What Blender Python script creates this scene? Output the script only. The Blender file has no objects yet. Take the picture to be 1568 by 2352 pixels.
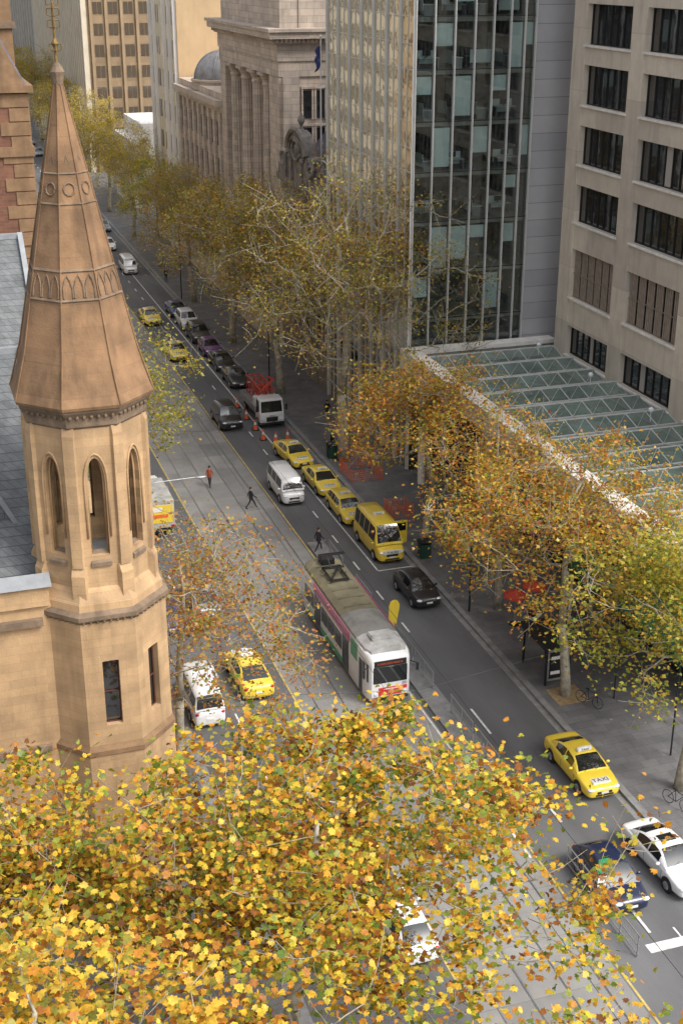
import bpy, bmesh, math, random
import numpy as np
from mathutils import Vector, Matrix
S=bpy.context.scene; COL=S.collection
PI=math.pi
# ------------------------------------------------------------------ helpers
def chain(o):
    v=Vector((0,0,0))
    while o is not None:
        v=v+o.location; o=o.parent
    return v
def tag(o,label,cat,group=None,kind=None):
    if label: o['label']=label
    if cat: o['category']=cat
    if group: o['group']=group
    if kind: o['kind']=kind
    return o
def thing(name,label,cat,loc=(0,0,0),group=None):
    o=bpy.data.objects.new(name,None); COL.objects.link(o); o.location=loc; o.empty_display_size=.5
    return tag(o,label,cat,group)
def kids(o): return [c for c in bpy.data.objects if c.parent==o]
def copy_tree(o,parent=None,top=True):
    c=o.copy(); COL.objects.link(c)
    if not top: c.parent=parent
    for ch in kids(o): copy_tree(ch,c,False)
    return c
def place(o,loc,rz=0,s=None):
    o.location=loc; o.rotation_euler=(0,0,rz)
    if s: o.scale=(s,s,s)
    return o
class MB:
    def __init__(s): s.v=[];s.f=[];s.mi=[];s.m=0
    def add(s,vs,fs):
        b=len(s.v); s.v+=[tuple(p) for p in vs]; s.f+=[tuple(i+b for i in f) for f in fs]; s.mi+=[s.m]*len(fs); return s
    def box(s,x0,x1,y0,y1,z0,z1):
        return s.add([(x0,y0,z0),(x1,y0,z0),(x1,y1,z0),(x0,y1,z0),(x0,y0,z1),(x1,y0,z1),(x1,y1,z1),(x0,y1,z1)],
            [(0,3,2,1),(4,5,6,7),(0,1,5,4),(1,2,6,5),(2,3,7,6),(3,0,4,7)])
    def path(s,pts,rs,n=6,cap=True,a0=0.0,sq=1.0):
        pts=[Vector(p) for p in pts]; k=len(pts)
        if not hasattr(rs,'__len__'): rs=[rs]*k
        vs=[];ref=None
        for i,p in enumerate(pts):
            d=(pts[min(i+1,k-1)]-pts[max(i-1,0)])
            if d.length<1e-9: d=Vector((0,0,1))
            d.normalize()
            up=Vector((0,0,1)) if abs(d.z)<.9 else Vector((0,1,0))
            if ref is not None and abs(ref.dot(d))<.95: x=(ref-d*ref.dot(d)).normalized()
            else: x=d.cross(up).normalized()
            ref=x; y=d.cross(x)
            for j in range(n):
                a=a0+2*PI*j/n; vs.append(p+x*(rs[i]*math.cos(a))+y*(rs[i]*sq*math.sin(a)))
        fs=[(i*n+j,i*n+(j+1)%n,(i+1)*n+(j+1)%n,(i+1)*n+j) for i in range(k-1) for j in range(n)]
        if cap: fs+=[tuple(range(n-1,-1,-1)),tuple((k-1)*n+j for j in range(n))]
        return s.add(vs,fs)
    def tube(s,p,q,r,r1=None,n=6): return s.path([p,q],[r,r if r1 is None else r1],n)
    def bar(s,p,q,r,sq=1.0): return s.path([p,q],[r*1.414]*2,4,True,PI/4,sq)
    def lathe(s,prof,cx=0,cy=0,n=16,a0=0.0,cap=True,z0=0.0):
        k=len(prof); vs=[(cx+r*math.cos(a0+2*PI*j/n),cy+r*math.sin(a0+2*PI*j/n),z0+z) for r,z in prof for j in range(n)]
        fs=[(i*n+j,i*n+(j+1)%n,(i+1)*n+(j+1)%n,(i+1)*n+j) for i in range(k-1) for j in range(n)]
        if cap: fs+=[tuple(range(n-1,-1,-1)),tuple((k-1)*n+j for j in range(n))]
        return s.add(vs,fs)
    def ball(s,c,r,nu=12,nv=8):
        if not hasattr(r,'__len__'): r=(r,r,r)
        vs=[];
        for i in range(nv+1):
            t=PI*i/nv
            for j in range(nu):
                a=2*PI*j/nu; vs.append((c[0]+r[0]*math.sin(t)*math.cos(a),c[1]+r[1]*math.sin(t)*math.sin(a),c[2]-r[2]*math.cos(t)))
        return s.add(vs,[(i*nu+j,i*nu+(j+1)%nu,(i+1)*nu+(j+1)%nu,(i+1)*nu+j) for i in range(nv) for j in range(nu)])
    def loft(s,secs,cap=True):
        n=len(secs[0]);k=len(secs); vs=[p for q in secs for p in q]
        fs=[(i*n+j,i*n+(j+1)%n,(i+1)*n+(j+1)%n,(i+1)*n+j) for i in range(k-1) for j in range(n)]
        if cap: fs+=[tuple(range(n-1,-1,-1)),tuple((k-1)*n+j for j in range(n))]
        return s.add(vs,fs)
    def plate(s,A,B,C,D,u0,u1,v0,v1,off,cen):
        A,B,C,D=map(Vector,(A,B,C,D)); nn=(B-A).cross(D-A).normalized()
        if nn.dot((A+C)/2-Vector(cen))<0: nn=-nn
        P=lambda u,v:(A.lerp(B,u)).lerp(D.lerp(C,u),v)
        q=[P(u0,v0),P(u1,v0),P(u1,v1),P(u0,v1)]
        return s.add([p+nn*off for p in q]+[p-nn*.03 for p in q],[(0,1,2,3),(0,4,5,1),(1,5,6,2),(2,6,7,3),(3,7,4,0)])
    def build(s,name,mat,parent=None,smooth=False,bevel=0,recalc=True):
        me=bpy.data.meshes.new(name); off=chain(parent)
        me.from_pydata([(x-off.x,y-off.y,z-off.z) for x,y,z in s.v],[],s.f)
        ms=mat if isinstance(mat,(list,tuple)) else [mat]
        for m in ms: me.materials.append(m)
        if len(ms)>1: me.polygons.foreach_set('material_index',s.mi)
        bm=bmesh.new(); bm.from_mesh(me)
        if recalc: bmesh.ops.recalc_face_normals(bm,faces=bm.faces)
        else: bmesh.ops.remove_doubles(bm,verts=bm.verts,dist=1e-5)
        if bevel: bmesh.ops.bevel(bm,geom=list(bm.edges),offset=bevel,segments=3,affect='EDGES',clamp_overlap=True)
        bm.to_mesh(me); bm.free()
        if smooth or bevel: me.polygons.foreach_set('use_smooth',[True]*len(me.polygons))
        if smooth=='auto' or bevel:
            try: me.set_sharp_from_angle(angle=math.radians(38))
            except Exception: pass
        o=bpy.data.objects.new(name,me); COL.objects.link(o)
        if parent is not None: o.parent=parent
        return o
def part(name,mat,parent,fn,**k):
    m=MB(); fn(m); return m.build(name,mat,parent,**k)
def boxes(name,mat,parent,bl,**k):
    m=MB()
    for b in bl: m.box(*b)
    return m.build(name,mat,parent,**k)
def text(name,st,size,mat,parent,loc,rot,ext=.004,sx=1.0):
    cu=bpy.data.curves.new(name,'FONT'); cu.body=st; cu.size=size; cu.extrude=ext; cu.align_x='CENTER'; cu.align_y='CENTER'
    t=bpy.data.objects.new('tmp',cu); COL.objects.link(t); bpy.context.view_layer.update()
    me=bpy.data.meshes.new_from_object(t.evaluated_get(bpy.context.evaluated_depsgraph_get()))
    bpy.data.objects.remove(t); me.materials.clear(); me.materials.append(mat)
    o=bpy.data.objects.new(name,me); COL.objects.link(o); o.parent=parent; o.location=loc; o.rotation_euler=rot; o.scale=(sx,1,1)
    return o
# ------------------------------------------------------------------ materials
def newmat(name):
    m=bpy.data.materials.new(name); m.use_nodes=True; nt=m.node_tree; nt.nodes.clear()
    out=nt.nodes.new('ShaderNodeOutputMaterial'); return m,nt,out
def c4(c): return (c[0],c[1],c[2],1)
def mixc(nt,fac,a,b,bt='MIX'):
    n=nt.nodes.new('ShaderNodeMix'); n.data_type='RGBA'; n.blend_type=bt
    for s,v in ((0,fac),(6,a),(7,b)):
        if hasattr(v,'is_linked') or hasattr(v,'links'): nt.links.new(v,n.inputs[s])
        elif s==0: n.inputs[0].default_value=v
        else: n.inputs[s].default_value=c4(v)
    return n.outputs[2]
def pmat(name,col,rough=.6,metal=0,var=.2,vs=1.0,bump=.15,bs=12,blocks=None,joint=.55,stain=0,coat=0,emit=None,stretch=None,spec=.5,alpha=1,bv=.16):
    m,nt,out=newmat(name); L=nt.links.new
    b=nt.nodes.new('ShaderNodeBsdfPrincipled'); b.inputs['Roughness'].default_value=rough; b.inputs['Metallic'].default_value=metal
    b.inputs['Specular IOR Level'].default_value=spec; b.inputs['Alpha'].default_value=alpha
    if coat: b.inputs['Coat Weight'].default_value=coat; b.inputs['Coat Roughness'].default_value=.05
    tc=nt.nodes.new('ShaderNodeTexCoord'); src=tc.outputs['Object']
    if stretch:
        mp=nt.nodes.new('ShaderNodeMapping'); mp.inputs['Scale'].default_value=stretch; L(src,mp.inputs['Vector']); ns=mp.outputs[0]
    else: ns=src
    n1=nt.nodes.new('ShaderNodeTexNoise'); n1.inputs['Scale'].default_value=vs; n1.inputs['Detail'].default_value=6; n1.inputs['Roughness'].default_value=.6; L(ns,n1.inputs['Vector'])
    mr=nt.nodes.new('ShaderNodeMapRange'); mr.inputs[1].default_value=.3; mr.inputs[2].default_value=.7; L(n1.outputs[0],mr.inputs[0])
    col1=mixc(nt,mr.outputs[0],[c*(1-var) for c in col],[min(1,c*(1+var)) for c in col])
    bt=None
    if blocks:
        sp=nt.nodes.new('ShaderNodeSeparateXYZ'); L(src,sp.inputs[0])
        ad=nt.nodes.new('ShaderNodeMath'); ad.operation='ADD'; L(sp.outputs[0],ad.inputs[0]); L(sp.outputs[1],ad.inputs[1])
        cb=nt.nodes.new('ShaderNodeCombineXYZ'); L(ad.outputs[0],cb.inputs[0])
        if len(blocks)>3: L(sp.outputs[0],cb.inputs[0]); L(sp.outputs[1],cb.inputs[1])
        else: L(sp.outputs[2],cb.inputs[1])
        bt=nt.nodes.new('ShaderNodeTexBrick'); bt.inputs['Scale'].default_value=1; bt.inputs['Brick Width'].default_value=blocks[0]; bt.inputs['Row Height'].default_value=blocks[1]
        bt.inputs['Mortar Size'].default_value=blocks[2]; bt.inputs['Mortar Smooth'].default_value=.2
        bt.inputs['Color1'].default_value=(1+bv*.7,1+bv*.62,1+bv*.5,1); bt.inputs['Color2'].default_value=(1-bv,1-bv,1-bv*.9,1); bt.inputs['Mortar'].default_value=(joint,joint,joint,1)
        L(cb.outputs[0],bt.inputs['Vector']); col1=mixc(nt,1.0,col1,bt.outputs[0],'MULTIPLY')
    if stain:
        mp=nt.nodes.new('ShaderNodeMapping'); mp.inputs['Scale'].default_value=(1.6,1.6,.22); L(src,mp.inputs['Vector'])
        n3=nt.nodes.new('ShaderNodeTexNoise'); n3.inputs['Scale'].default_value=1.1; n3.inputs['Detail'].default_value=8; L(mp.outputs[0],n3.inputs['Vector'])
        m3=nt.nodes.new('ShaderNodeMapRange'); m3.inputs[1].default_value=.5; m3.inputs[2].default_value=.72; m3.inputs[4].default_value=stain; L(n3.outputs[0],m3.inputs[0])
        col1=mixc(nt,m3.outputs[0],col1,[c*.35 for c in col])
    L(col1,b.inputs['Base Color'])
    if bump:
        n2=nt.nodes.new('ShaderNodeTexNoise'); n2.inputs['Scale'].default_value=bs; n2.inputs['Detail'].default_value=4; L(ns,n2.inputs['Vector'])
        bp=nt.nodes.new('ShaderNodeBump'); bp.inputs['Strength'].default_value=bump; bp.inputs['Distance'].default_value=.05; L(n2.outputs[0],bp.inputs['Height'])
        L(bp.outputs[0],b.inputs['Normal'])
    if emit: b.inputs['Emission Color'].default_value=c4(emit[0]); b.inputs['Emission Strength'].default_value=emit[1]
    L(b.outputs[0],out.inputs[0]); return m
def paint(name,col,metal=0.0): return pmat(name,col,.32,metal,.05,3,0,10,coat=.7)
def glassmat(name,tint,refl,rough=.02,bump=.0,rt=(1,1,1),bs=.6,trans=True,inner=(.02,.02,.025)):
    m,nt,out=newmat(name); L=nt.links.new
    g=nt.nodes.new('ShaderNodeBsdfGlossy'); g.inputs['Roughness'].default_value=rough; g.inputs['Color'].default_value=c4(rt)
    if trans: t=nt.nodes.new('ShaderNodeBsdfTransparent'); t.inputs[0].default_value=c4(tint)
    else: t=nt.nodes.new('ShaderNodeBsdfDiffuse'); t.inputs[0].default_value=c4(inner)
    lw=nt.nodes.new('ShaderNodeFresnel'); lw.inputs[0].default_value=1.5
    ad=nt.nodes.new('ShaderNodeMath'); ad.operation='ADD'; ad.use_clamp=True; ad.inputs[1].default_value=refl; L(lw.outputs[0],ad.inputs[0])
    mx=nt.nodes.new('ShaderNodeMixShader'); L(ad.outputs[0],mx.inputs[0]); L(t.outputs[0],mx.inputs[1]); L(g.outputs[0],mx.inputs[2])
    if bump:
        tc=nt.nodes.new('ShaderNodeTexCoord'); n=nt.nodes.new('ShaderNodeTexNoise'); n.inputs['Scale'].default_value=bs; L(tc.outputs['Object'],n.inputs['Vector'])
        bp=nt.nodes.new('ShaderNodeBump'); bp.inputs['Strength'].default_value=bump; bp.inputs['Distance'].default_value=.2; L(n.outputs[0],bp.inputs['Height']); L(bp.outputs[0],g.inputs['Normal'])
    L(mx.outputs[0],out.inputs[0]); return m
def leafmat(name,stops,tr=.35,shift=.5):
    m,nt,out=newmat(name); L=nt.links.new
    geo=nt.nodes.new('ShaderNodeNewGeometry'); tc=nt.nodes.new('ShaderNodeTexCoord')
    n=nt.nodes.new('ShaderNodeTexNoise'); n.inputs['Scale'].default_value=.32; n.inputs['Detail'].default_value=3; L(tc.outputs['Object'],n.inputs['Vector'])
    a=nt.nodes.new('ShaderNodeMath'); a.operation='MULTIPLY_ADD'; L(n.outputs[0],a.inputs[0]); a.inputs[1].default_value=1.5*shift; a.inputs[2].default_value=-.75*shift
    b=nt.nodes.new('ShaderNodeMath'); b.operation='ADD'; b.use_clamp=True; L(a.outputs[0],b.inputs[0]); L(geo.outputs['Random Per Island'],b.inputs[1])
    cr=nt.nodes.new('ShaderNodeValToRGB'); L(b.outputs[0],cr.inputs[0]); e=cr.color_ramp.elements
    e[0].position=stops[0][0]; e[0].color=c4(stops[0][1]); e[1].position=stops[-1][0]; e[1].color=c4(stops[-1][1])
    for p,c in stops[1:-1]: q=e.new(p); q.color=c4(c)
    n2=nt.nodes.new('ShaderNodeTexNoise'); n2.inputs['Scale'].default_value=9; L(tc.outputs['Object'],n2.inputs['Vector'])
    mr=nt.nodes.new('ShaderNodeMapRange'); mr.inputs[1].default_value=.3; mr.inputs[2].default_value=.7; mr.inputs[3].default_value=.64; mr.inputs[4].default_value=1.12; L(n2.outputs[0],mr.inputs[0])
    cc=mixc(nt,1.0,cr.outputs[0],mr.outputs[0],'MULTIPLY')
    d=nt.nodes.new('ShaderNodeBsdfDiffuse'); t=nt.nodes.new('ShaderNodeBsdfTranslucent'); g=nt.nodes.new('ShaderNodeBsdfGlossy'); g.inputs['Roughness'].default_value=.45
    L(cc,d.inputs[0]); L(cc,t.inputs[0])
    x=nt.nodes.new('ShaderNodeMixShader'); x.inputs[0].default_value=tr; L(d.outputs[0],x.inputs[1]); L(t.outputs[0],x.inputs[2])
    y=nt.nodes.new('ShaderNodeMixShader'); y.inputs[0].default_value=.03; L(x.outputs[0],y.inputs[1]); L(g.outputs[0],y.inputs[2])
    L(y.outputs[0],out.inputs[0]); return m
M={}
M['asphalt']=pmat('asphalt',(.110,.111,.115),.8,0,.28,.35,.3,40,stretch=(1,.25,1))
M['trackbed']=pmat('track_concrete',(.225,.222,.215),.85,0,.2,.5,.3,30,blocks=(3.0,3.0,.012,1),joint=.6)
M['paving']=pmat('bluestone_paving',(.14,.14,.145),.7,0,.22,.8,.2,25,blocks=(.9,.6,.012,1),joint=.6)
M['kerb']=pmat('kerb_stone',(.22,.22,.22),.8,0,.25,2,.2,20)
M['ground']=pmat('ground',(.09,.09,.09),.9,0,.2,.05)
M['white_line']=pmat('white_road_paint',(.60,.60,.58),.7,0,.3,3)
M['yellow_line']=pmat('yellow_road_paint',(.46,.35,.11),.7,0,.35,2)
M['steel']=pmat('steel',(.32,.32,.33),.35,.9,.15,2)
M['galv']=pmat('galvanised_steel',(.36,.37,.38),.45,.6,.15,3)
M['black']=pmat('black_rubber',(.015,.015,.016),.6,0,.1,4,0)
M['darkmetal']=pmat('dark_metal',(.03,.032,.035),.45,.5,.1,3,0)
M['sand']=pmat('sandstone',(.43,.285,.155),.85,0,.22,.9,.25,14,blocks=(.9,.34,.006),joint=.74,stain=.4,bv=.11)
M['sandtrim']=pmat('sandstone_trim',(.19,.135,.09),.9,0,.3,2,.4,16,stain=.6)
M['spire']=pmat('spire_stone',(.235,.138,.072),.88,0,.3,1.0,.3,12,blocks=(1.1,.75,.006),joint=.74,stain=.65,bv=.08)
M['slate']=pmat('slate_roof',(.12,.13,.135),.6,0,.3,1.5,.3,18,blocks=(.32,.24,.014),joint=.5)
M['lead']=pmat('lead_flashing',(.26,.275,.29),.6,.1,.15,2)
M['gold']=pmat('weathered_gilt',(.22,.14,.045),.6,.5,.4,8)
M['brick']=pmat('brown_red_brick',(.17,.08,.05),.9,0,.25,1,.2,20,blocks=(.5,.18,.014),joint=1.15)
M['sanddark']=pmat('dark_sandstone',(.23,.14,.075),.9,0,.25,1.5,.3,16,stain=.5)
M['frame']=pmat('dark_red_frame',(.10,.035,.025),.6,0,.15,4,0)
M['glassdark']=glassmat('dark_window_glass',(1,1,1),.10,.04,.05,trans=False,inner=(.018,.018,.02))
M['glassbrown']=glassmat('brown_window_glass',(1,1,1),.06,.1,.05,trans=False,inner=(.09,.07,.05))
M['carglass']=glassmat('car_glass',(1,1,1),.06,.03,0,trans=False,inner=(.012,.014,.016))
M['curtain']=glassmat('curtain_wall_glass',(.88,.92,.91),.03,.01,.015)
M['curtain_side']=glassmat('reflective_side_glass',(.6,.63,.60),.46,.03,.10,rt=(1,.96,.86),bs=.9)
M['canopyglass']=pmat('canopy_glass',(.19,.26,.225),.08,0,.35,.5,0,alpha=.62)
M['shelterglass']=glassmat('shelter_glass',(.8,.88,.85),.08)
M['mull']=pmat('mullion_aluminium',(.62,.62,.60),.4,.15,.08,1,0)
M['panel']=pmat('grey_metal_panel',(.42,.42,.44),.45,.1,.06,.6,.03,4,blocks=(30,1.25,.03),joint=.6)
M['conc']=pmat('precast_concrete',(.58,.52,.435),.85,0,.1,.8,.12,25,blocks=(8.15,4.05,.02),joint=.75,stain=.25)
M['concwhite']=pmat('white_concrete',(.76,.73,.68),.8,0,.12,1.5,.15,20,stain=.25)
M['stone']=pmat('grey_stone',(.49,.42,.355),.85,0,.16,.8,.25,12,blocks=(1.4,.6,.02),joint=.6,stain=.35)
M['stonedark']=pmat('sooty_stone',(.20,.18,.16),.85,0,.45,1.6,.4,10,stain=.5)
M['cream']=pmat('cream_render',(.62,.55,.43),.85,0,.1,.5,.1,10,stain=.2)
M['tan']=pmat('tan_render',(.50,.36,.21),.85,0,.1,.4,.1,10,stain=.15)
M['whitewall']=pmat('white_render',(.75,.74,.72),.8,0,.06,.6)
M['brown']=pmat('brown_office_stone',(.28,.20,.12),.8,0,.15,.5,.1,8,blocks=(2.4,1.6,.03),joint=.8)
M['brownlite']=pmat('brown_office_pier',(.32,.235,.145),.8,0,.12,.5,.1,8)
M['greywall']=pmat('grey_wall',(.36,.34,.31),.8,0,.15,.5)
M['purplegrey']=pmat('purple_slate',(.10,.09,.115),.7,0,.25,1)
M['dome']=pmat('dome_lead',(.25,.25,.26),.5,.2,.25,1.5)
M['interior']=pmat('office_interior',(.20,.19,.17),.8,0,.85,.9)
M['slab']=pmat('floor_slab',(.36,.35,.32),.7,0,.1,1)
M['blind']=pmat('pale_blind',(.66,.75,.75),.7,0,.1,1)
M['louvre']=pmat('grey_brown_blind',(.27,.225,.18),.7,0,.2,3)
M['desk']=pmat('white_desk',(.8,.82,.82),.5,0,.05,1)
M['bark']=pmat('plane_bark',(.33,.30,.235),.9,0,.45,3,.4,15)
M['yellow']=paint('taxi_yellow',(.76,.56,.05)); M['white']=paint('white_paint',(.72,.73,.74))
M['blackp']=paint('black_paint',(.012,.013,.016)); M['blue']=paint('navy_paint',(.010,.018,.055)); M['blue2']=paint('blue_paint',(.025,.04,.15))
M['purple']=paint('purple_paint',(.12,.045,.16)); M['greyp']=paint('charcoal_paint',(.03,.032,.036)); M['silver']=paint('silver_paint',(.35,.38,.42),.3)
M['green']=paint('tram_green',(.02,.28,.09)); M['magenta']=paint('magenta_advert',(.42,.04,.16)); M['red']=paint('red_paint',(.62,.03,.03))
M['khaki']=pmat('tram_roof_paint',(.15,.135,.085),.75,0,.3,.8,.1,10); M['roofgrey']=pmat('tram_roof_grey',(.20,.195,.18),.7,0,.3,1,.1,10)
M['roofwhite']=pmat('tram_roof_white',(.42,.42,.41),.6,0,.25,1.5,.1,10,stain=.5)
M['lamp']=pmat('lamp_lens',(.75,.77,.8),.15,.2,.05,3,0); M['redlens']=pmat('red_lens',(.4,.01,.01),.2,0,.05,3,0)
M['orange']=pmat('orange_plastic',(.72,.13,.035),.6,0,.1,3,0); M['binGreen']=pmat('bin_green',(.012,.05,.035),.5,0,.15,3,0)
M['rim']=pmat('wheel_rim',(.4,.4,.42),.35,.7,.1,5,0); M['plate']=pmat('number_plate',(.7,.7,.66),.5,0,.04,4,0)
M['skin']=pmat('skin',(.5,.3,.2),.6,0,.05,5,0); M['suit']=pmat('dark_suit',(.02,.021,.026),.85,0,.1,5,0); M['hair']=pmat('hair',(.03,.02,.012),.7,0,.2,9,0)
M['jeans']=pmat('blue_trousers',(.04,.05,.09),.9,0,.1,8,0); M['rust']=pmat('rust_red_top',(.35,.07,.03),.85,0,.1,8,0)
M['greencan']=pmat('green_canvas',(.005,.07,.035),.8,0,.15,2,0); M['redcan']=pmat('red_canvas',(.45,.055,.03),.85,0,.2,2,0)
M['amber']=pmat('sign_amber',(.35,.05,.015),.5,0,.1,5,0)
M['soil']=pmat('tree_pit_gravel',(.33,.24,.13),.95,0,.3,5,.4,30)
M['leafA']=leafmat('golden_leaves',[(0,(.13,.20,.03)),(.20,(.31,.34,.045)),(.36,(.62,.50,.05)),(.58,(.84,.54,.05)),(.74,(.72,.34,.035)),(.88,(.46,.17,.03)),(1,(.22,.09,.03))],.30,.85)
M['leafB']=leafmat('sunlit_gold_leaves',[(0,(.26,.27,.05)),(.25,(.68,.50,.07)),(.55,(.88,.56,.06)),(.8,(.66,.28,.035)),(1,(.30,.11,.02))],.30,.7)
M['leafC']=leafmat('olive_leaves',[(0,(.20,.24,.05)),(.3,(.40,.38,.07)),(.55,(.60,.46,.075)),(.78,(.64,.35,.055)),(1,(.40,.17,.05))],.4,.7)
M['leafD']=leafmat('orange_leaves',[(0,(.20,.24,.045)),(.25,(.44,.39,.055)),(.5,(.66,.43,.055)),(.75,(.64,.27,.04)),(1,(.40,.12,.03))],.42,.7)
M['leafE']=leafmat('yellow_leaves',[(0,(.30,.30,.05)),(.35,(.66,.54,.07)),(.7,(.80,.56,.07)),(1,(.46,.27,.04))],.42)
M['leafF']=leafmat('rusty_leaves',[(0,(.18,.22,.05)),(.25,(.42,.35,.06)),(.5,(.60,.36,.07)),(.8,(.56,.21,.06)),(1,(.36,.12,.05))],.42,.7)
M['leafG']=leafmat('yellow_green_leaves',[(0,(.15,.23,.04)),(.35,(.40,.41,.06)),(.65,(.62,.51,.06)),(1,(.54,.30,.04))],.42)
# ------------------------------------------------------------------ camera and light
H=37.0
th=math.radians(22.55); ps=math.radians(18.05)
F=Vector((math.sin(ps)*math.cos(th),math.cos(ps)*math.cos(th),-math.sin(th))); R_=Vector((math.cos(ps),-math.sin(ps),0)); U=R_.cross(F)
cam=bpy.data.cameras.new('camera'); co=bpy.data.objects.new('camera',cam); COL.objects.link(co)
mt=Matrix((( R_.x,U.x,-F.x,0),(R_.y,U.y,-F.y,0),(R_.z,U.z,-F.z,H),(0,0,0,1))); co.matrix_world=mt
cam.sensor_fit='VERTICAL'; cam.sensor_height=36; cam.lens=36*3073/2352; cam.clip_end=4000; S.camera=co
sd=Vector((.42,-.52,.80)).normalized()
w=bpy.data.worlds.new('World'); S.world=w; w.use_nodes=True; nt=w.node_tree; bg=nt.nodes['Background']
sky=nt.nodes.new('ShaderNodeTexSky'); sky.sky_type='NISHITA'; sky.sun_disc=False; sky.sun_elevation=math.asin(sd.z); sky.sun_rotation=math.atan2(sd.x,sd.y); sky.air_density=1.0; sky.dust_density=5; sky.ozone_density=1
hs=nt.nodes.new('ShaderNodeHueSaturation'); hs.inputs['Saturation'].default_value=.30; nt.links.new(sky.outputs[0],hs.inputs['Color'])
nt.links.new(hs.outputs[0],bg.inputs[0]); bg.inputs[1].default_value=.28
sl=bpy.data.lights.new('sun','SUN'); sl.energy=1.7; sl.angle=math.radians(18); sl.color=(1,.93,.83)
so=bpy.data.objects.new('sun',sl); COL.objects.link(so); so.rotation_euler=sd.to_track_quat('Z','Y').to_euler(); so.location=(60,-40,80)
S.view_settings.view_transform='Standard'; S.view_settings.look='None'; S.view_settings.exposure=0
# ------------------------------------------------------------------ ground
def struct(name,mat,bl):
    o=boxes(name,mat,None,bl); o['kind']='structure'; return o
struct('ground',M['ground'],[(-1500,1500,-600,3000,-.5,-.02)])
struct('road',M['asphalt'],[(10.8,29.4,-20,900,-.02,.0)])
struct('cross_street',M['asphalt'],[(-60,10.8,-10,14,-.02,.001),(29.4,90,12,33,-.02,.001)])
struct('tram_track_bed',M['trackbed'],[(17.1,23.3,-20,900,-.01,.004)])
rl=[]
for c in (18.7,21.7):
    for s in (-.72,.72): rl.append((c+s-.04,c+s+.04,-20,900,0,.009))
struct('tram_rail',M['steel'],rl)
struct('yellow_line',M['yellow_line'],[(17.0,17.1,20,400,0,.008),(23.38,23.48,76,400,0,.008),(23.38,23.48,20,50,0,.008)])
wl=[(23.12,23.22,44,60,0,.013),(26.72,26.82,74.5,175,0,.008),(26.8,29.2,74.4,74.5,0,.009),(25.1,28.9,36.9,37.4,0,.009),(26.72,26.8,34,38,0,.008)]
for i in range(60):
    yy=52+i*4.6 if i>2 else 38+i*8
    wl.append((25.62,25.74,yy,yy+(2.6 if i<3 else 1.3),0,.0085))
for i in range(30): wl.append((13.6,13.7,40+i*6,42+i*6,0,.008))
struct('white_line',M['white_line'],wl)
struct('footpath_right',M['paving'],[(29.75,60,33,900,-.02,.14)])
struct('kerb_right',M['kerb'],[(29.4,29.748,33,900,-.02,.145)])
struct('footpath_left',M['paving'],[(-60,10.45,16,900,-.02,.14)])
struct('kerb_left',M['kerb'],[(10.452,10.8,16,900,-.02,.145)])
struct('gutter',M['kerb'],[(29.05,29.398,33,900,-.01,.006),(10.802,11.1,16,900,-.01,.006)])
struct('tram_stop_island',M['kerb'],[(23.6,24.75,50,80,-.01,.12)])
# ------------------------------------------------------------------ trees
FULL=np.array([(0,-.34,0),(.22,-.46,-.06),(.36,-.24,-.09),(.60,-.08,-.16),(.36,.12,-.07),(.40,.36,-.12),(.16,.34,-.02),(0,.62,-.06),(-.16,.34,-.02),(-.40,.36,-.12),(-.36,.12,-.07),(-.60,-.08,-.16),(-.36,-.24,-.09),(-.22,-.46,-.06)],dtype=np.float64)
MID=np.array([(0,-.42,0),(.5,-.05,-.12),(.2,.2,0),(0,.55,-.02),(-.2,.2,0),(-.5,-.05,-.12)],dtype=np.float64)
def leaf_mesh(name,pts,sizes,shape,rs,mat):
    n=len(pts);K=len(shape)
    a=rs.uniform(0,2*PI,n); t=np.abs(rs.normal(0,.85,n)); t=np.clip(t,0,1.8); b=rs.uniform(0,2*PI,n)
    def rz(q):
        m=np.zeros((n,3,3)); m[:,0,0]=np.cos(q); m[:,0,1]=-np.sin(q); m[:,1,0]=np.sin(q); m[:,1,1]=np.cos(q); m[:,2,2]=1; return m
    rx=np.zeros((n,3,3)); rx[:,0,0]=1; rx[:,1,1]=np.cos(t); rx[:,1,2]=-np.sin(t); rx[:,2,1]=np.sin(t); rx[:,2,2]=np.cos(t)
    Rm=rz(a)@rx@rz(b)
    sh=np.repeat(shape[None],n,0)*np.stack([rs.uniform(.7,1.1,n),rs.uniform(.8,1.15,n),rs.uniform(-.6,2.6,n)],1)[:,None,:]
    v=np.einsum('nij,nkj->nki',Rm,sh)*sizes[:,None,None]+pts[:,None,:]
    me=bpy.data.meshes.new(name); me.vertices.add(n*K); me.vertices.foreach_set('co',v.reshape(-1))
    me.loops.add(n*K); me.loops.foreach_set('vertex_index',np.arange(n*K,dtype=np.int32))
    me.polygons.add(n); me.polygons.foreach_set('loop_start',np.arange(0,n*K,K,dtype=np.int32))
    try: me.polygons.foreach_set('loop_total',np.full(n,K,dtype=np.int32))
    except Exception: pass
    me.update(calc_edges=True); me.materials.append(mat); return me
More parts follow.
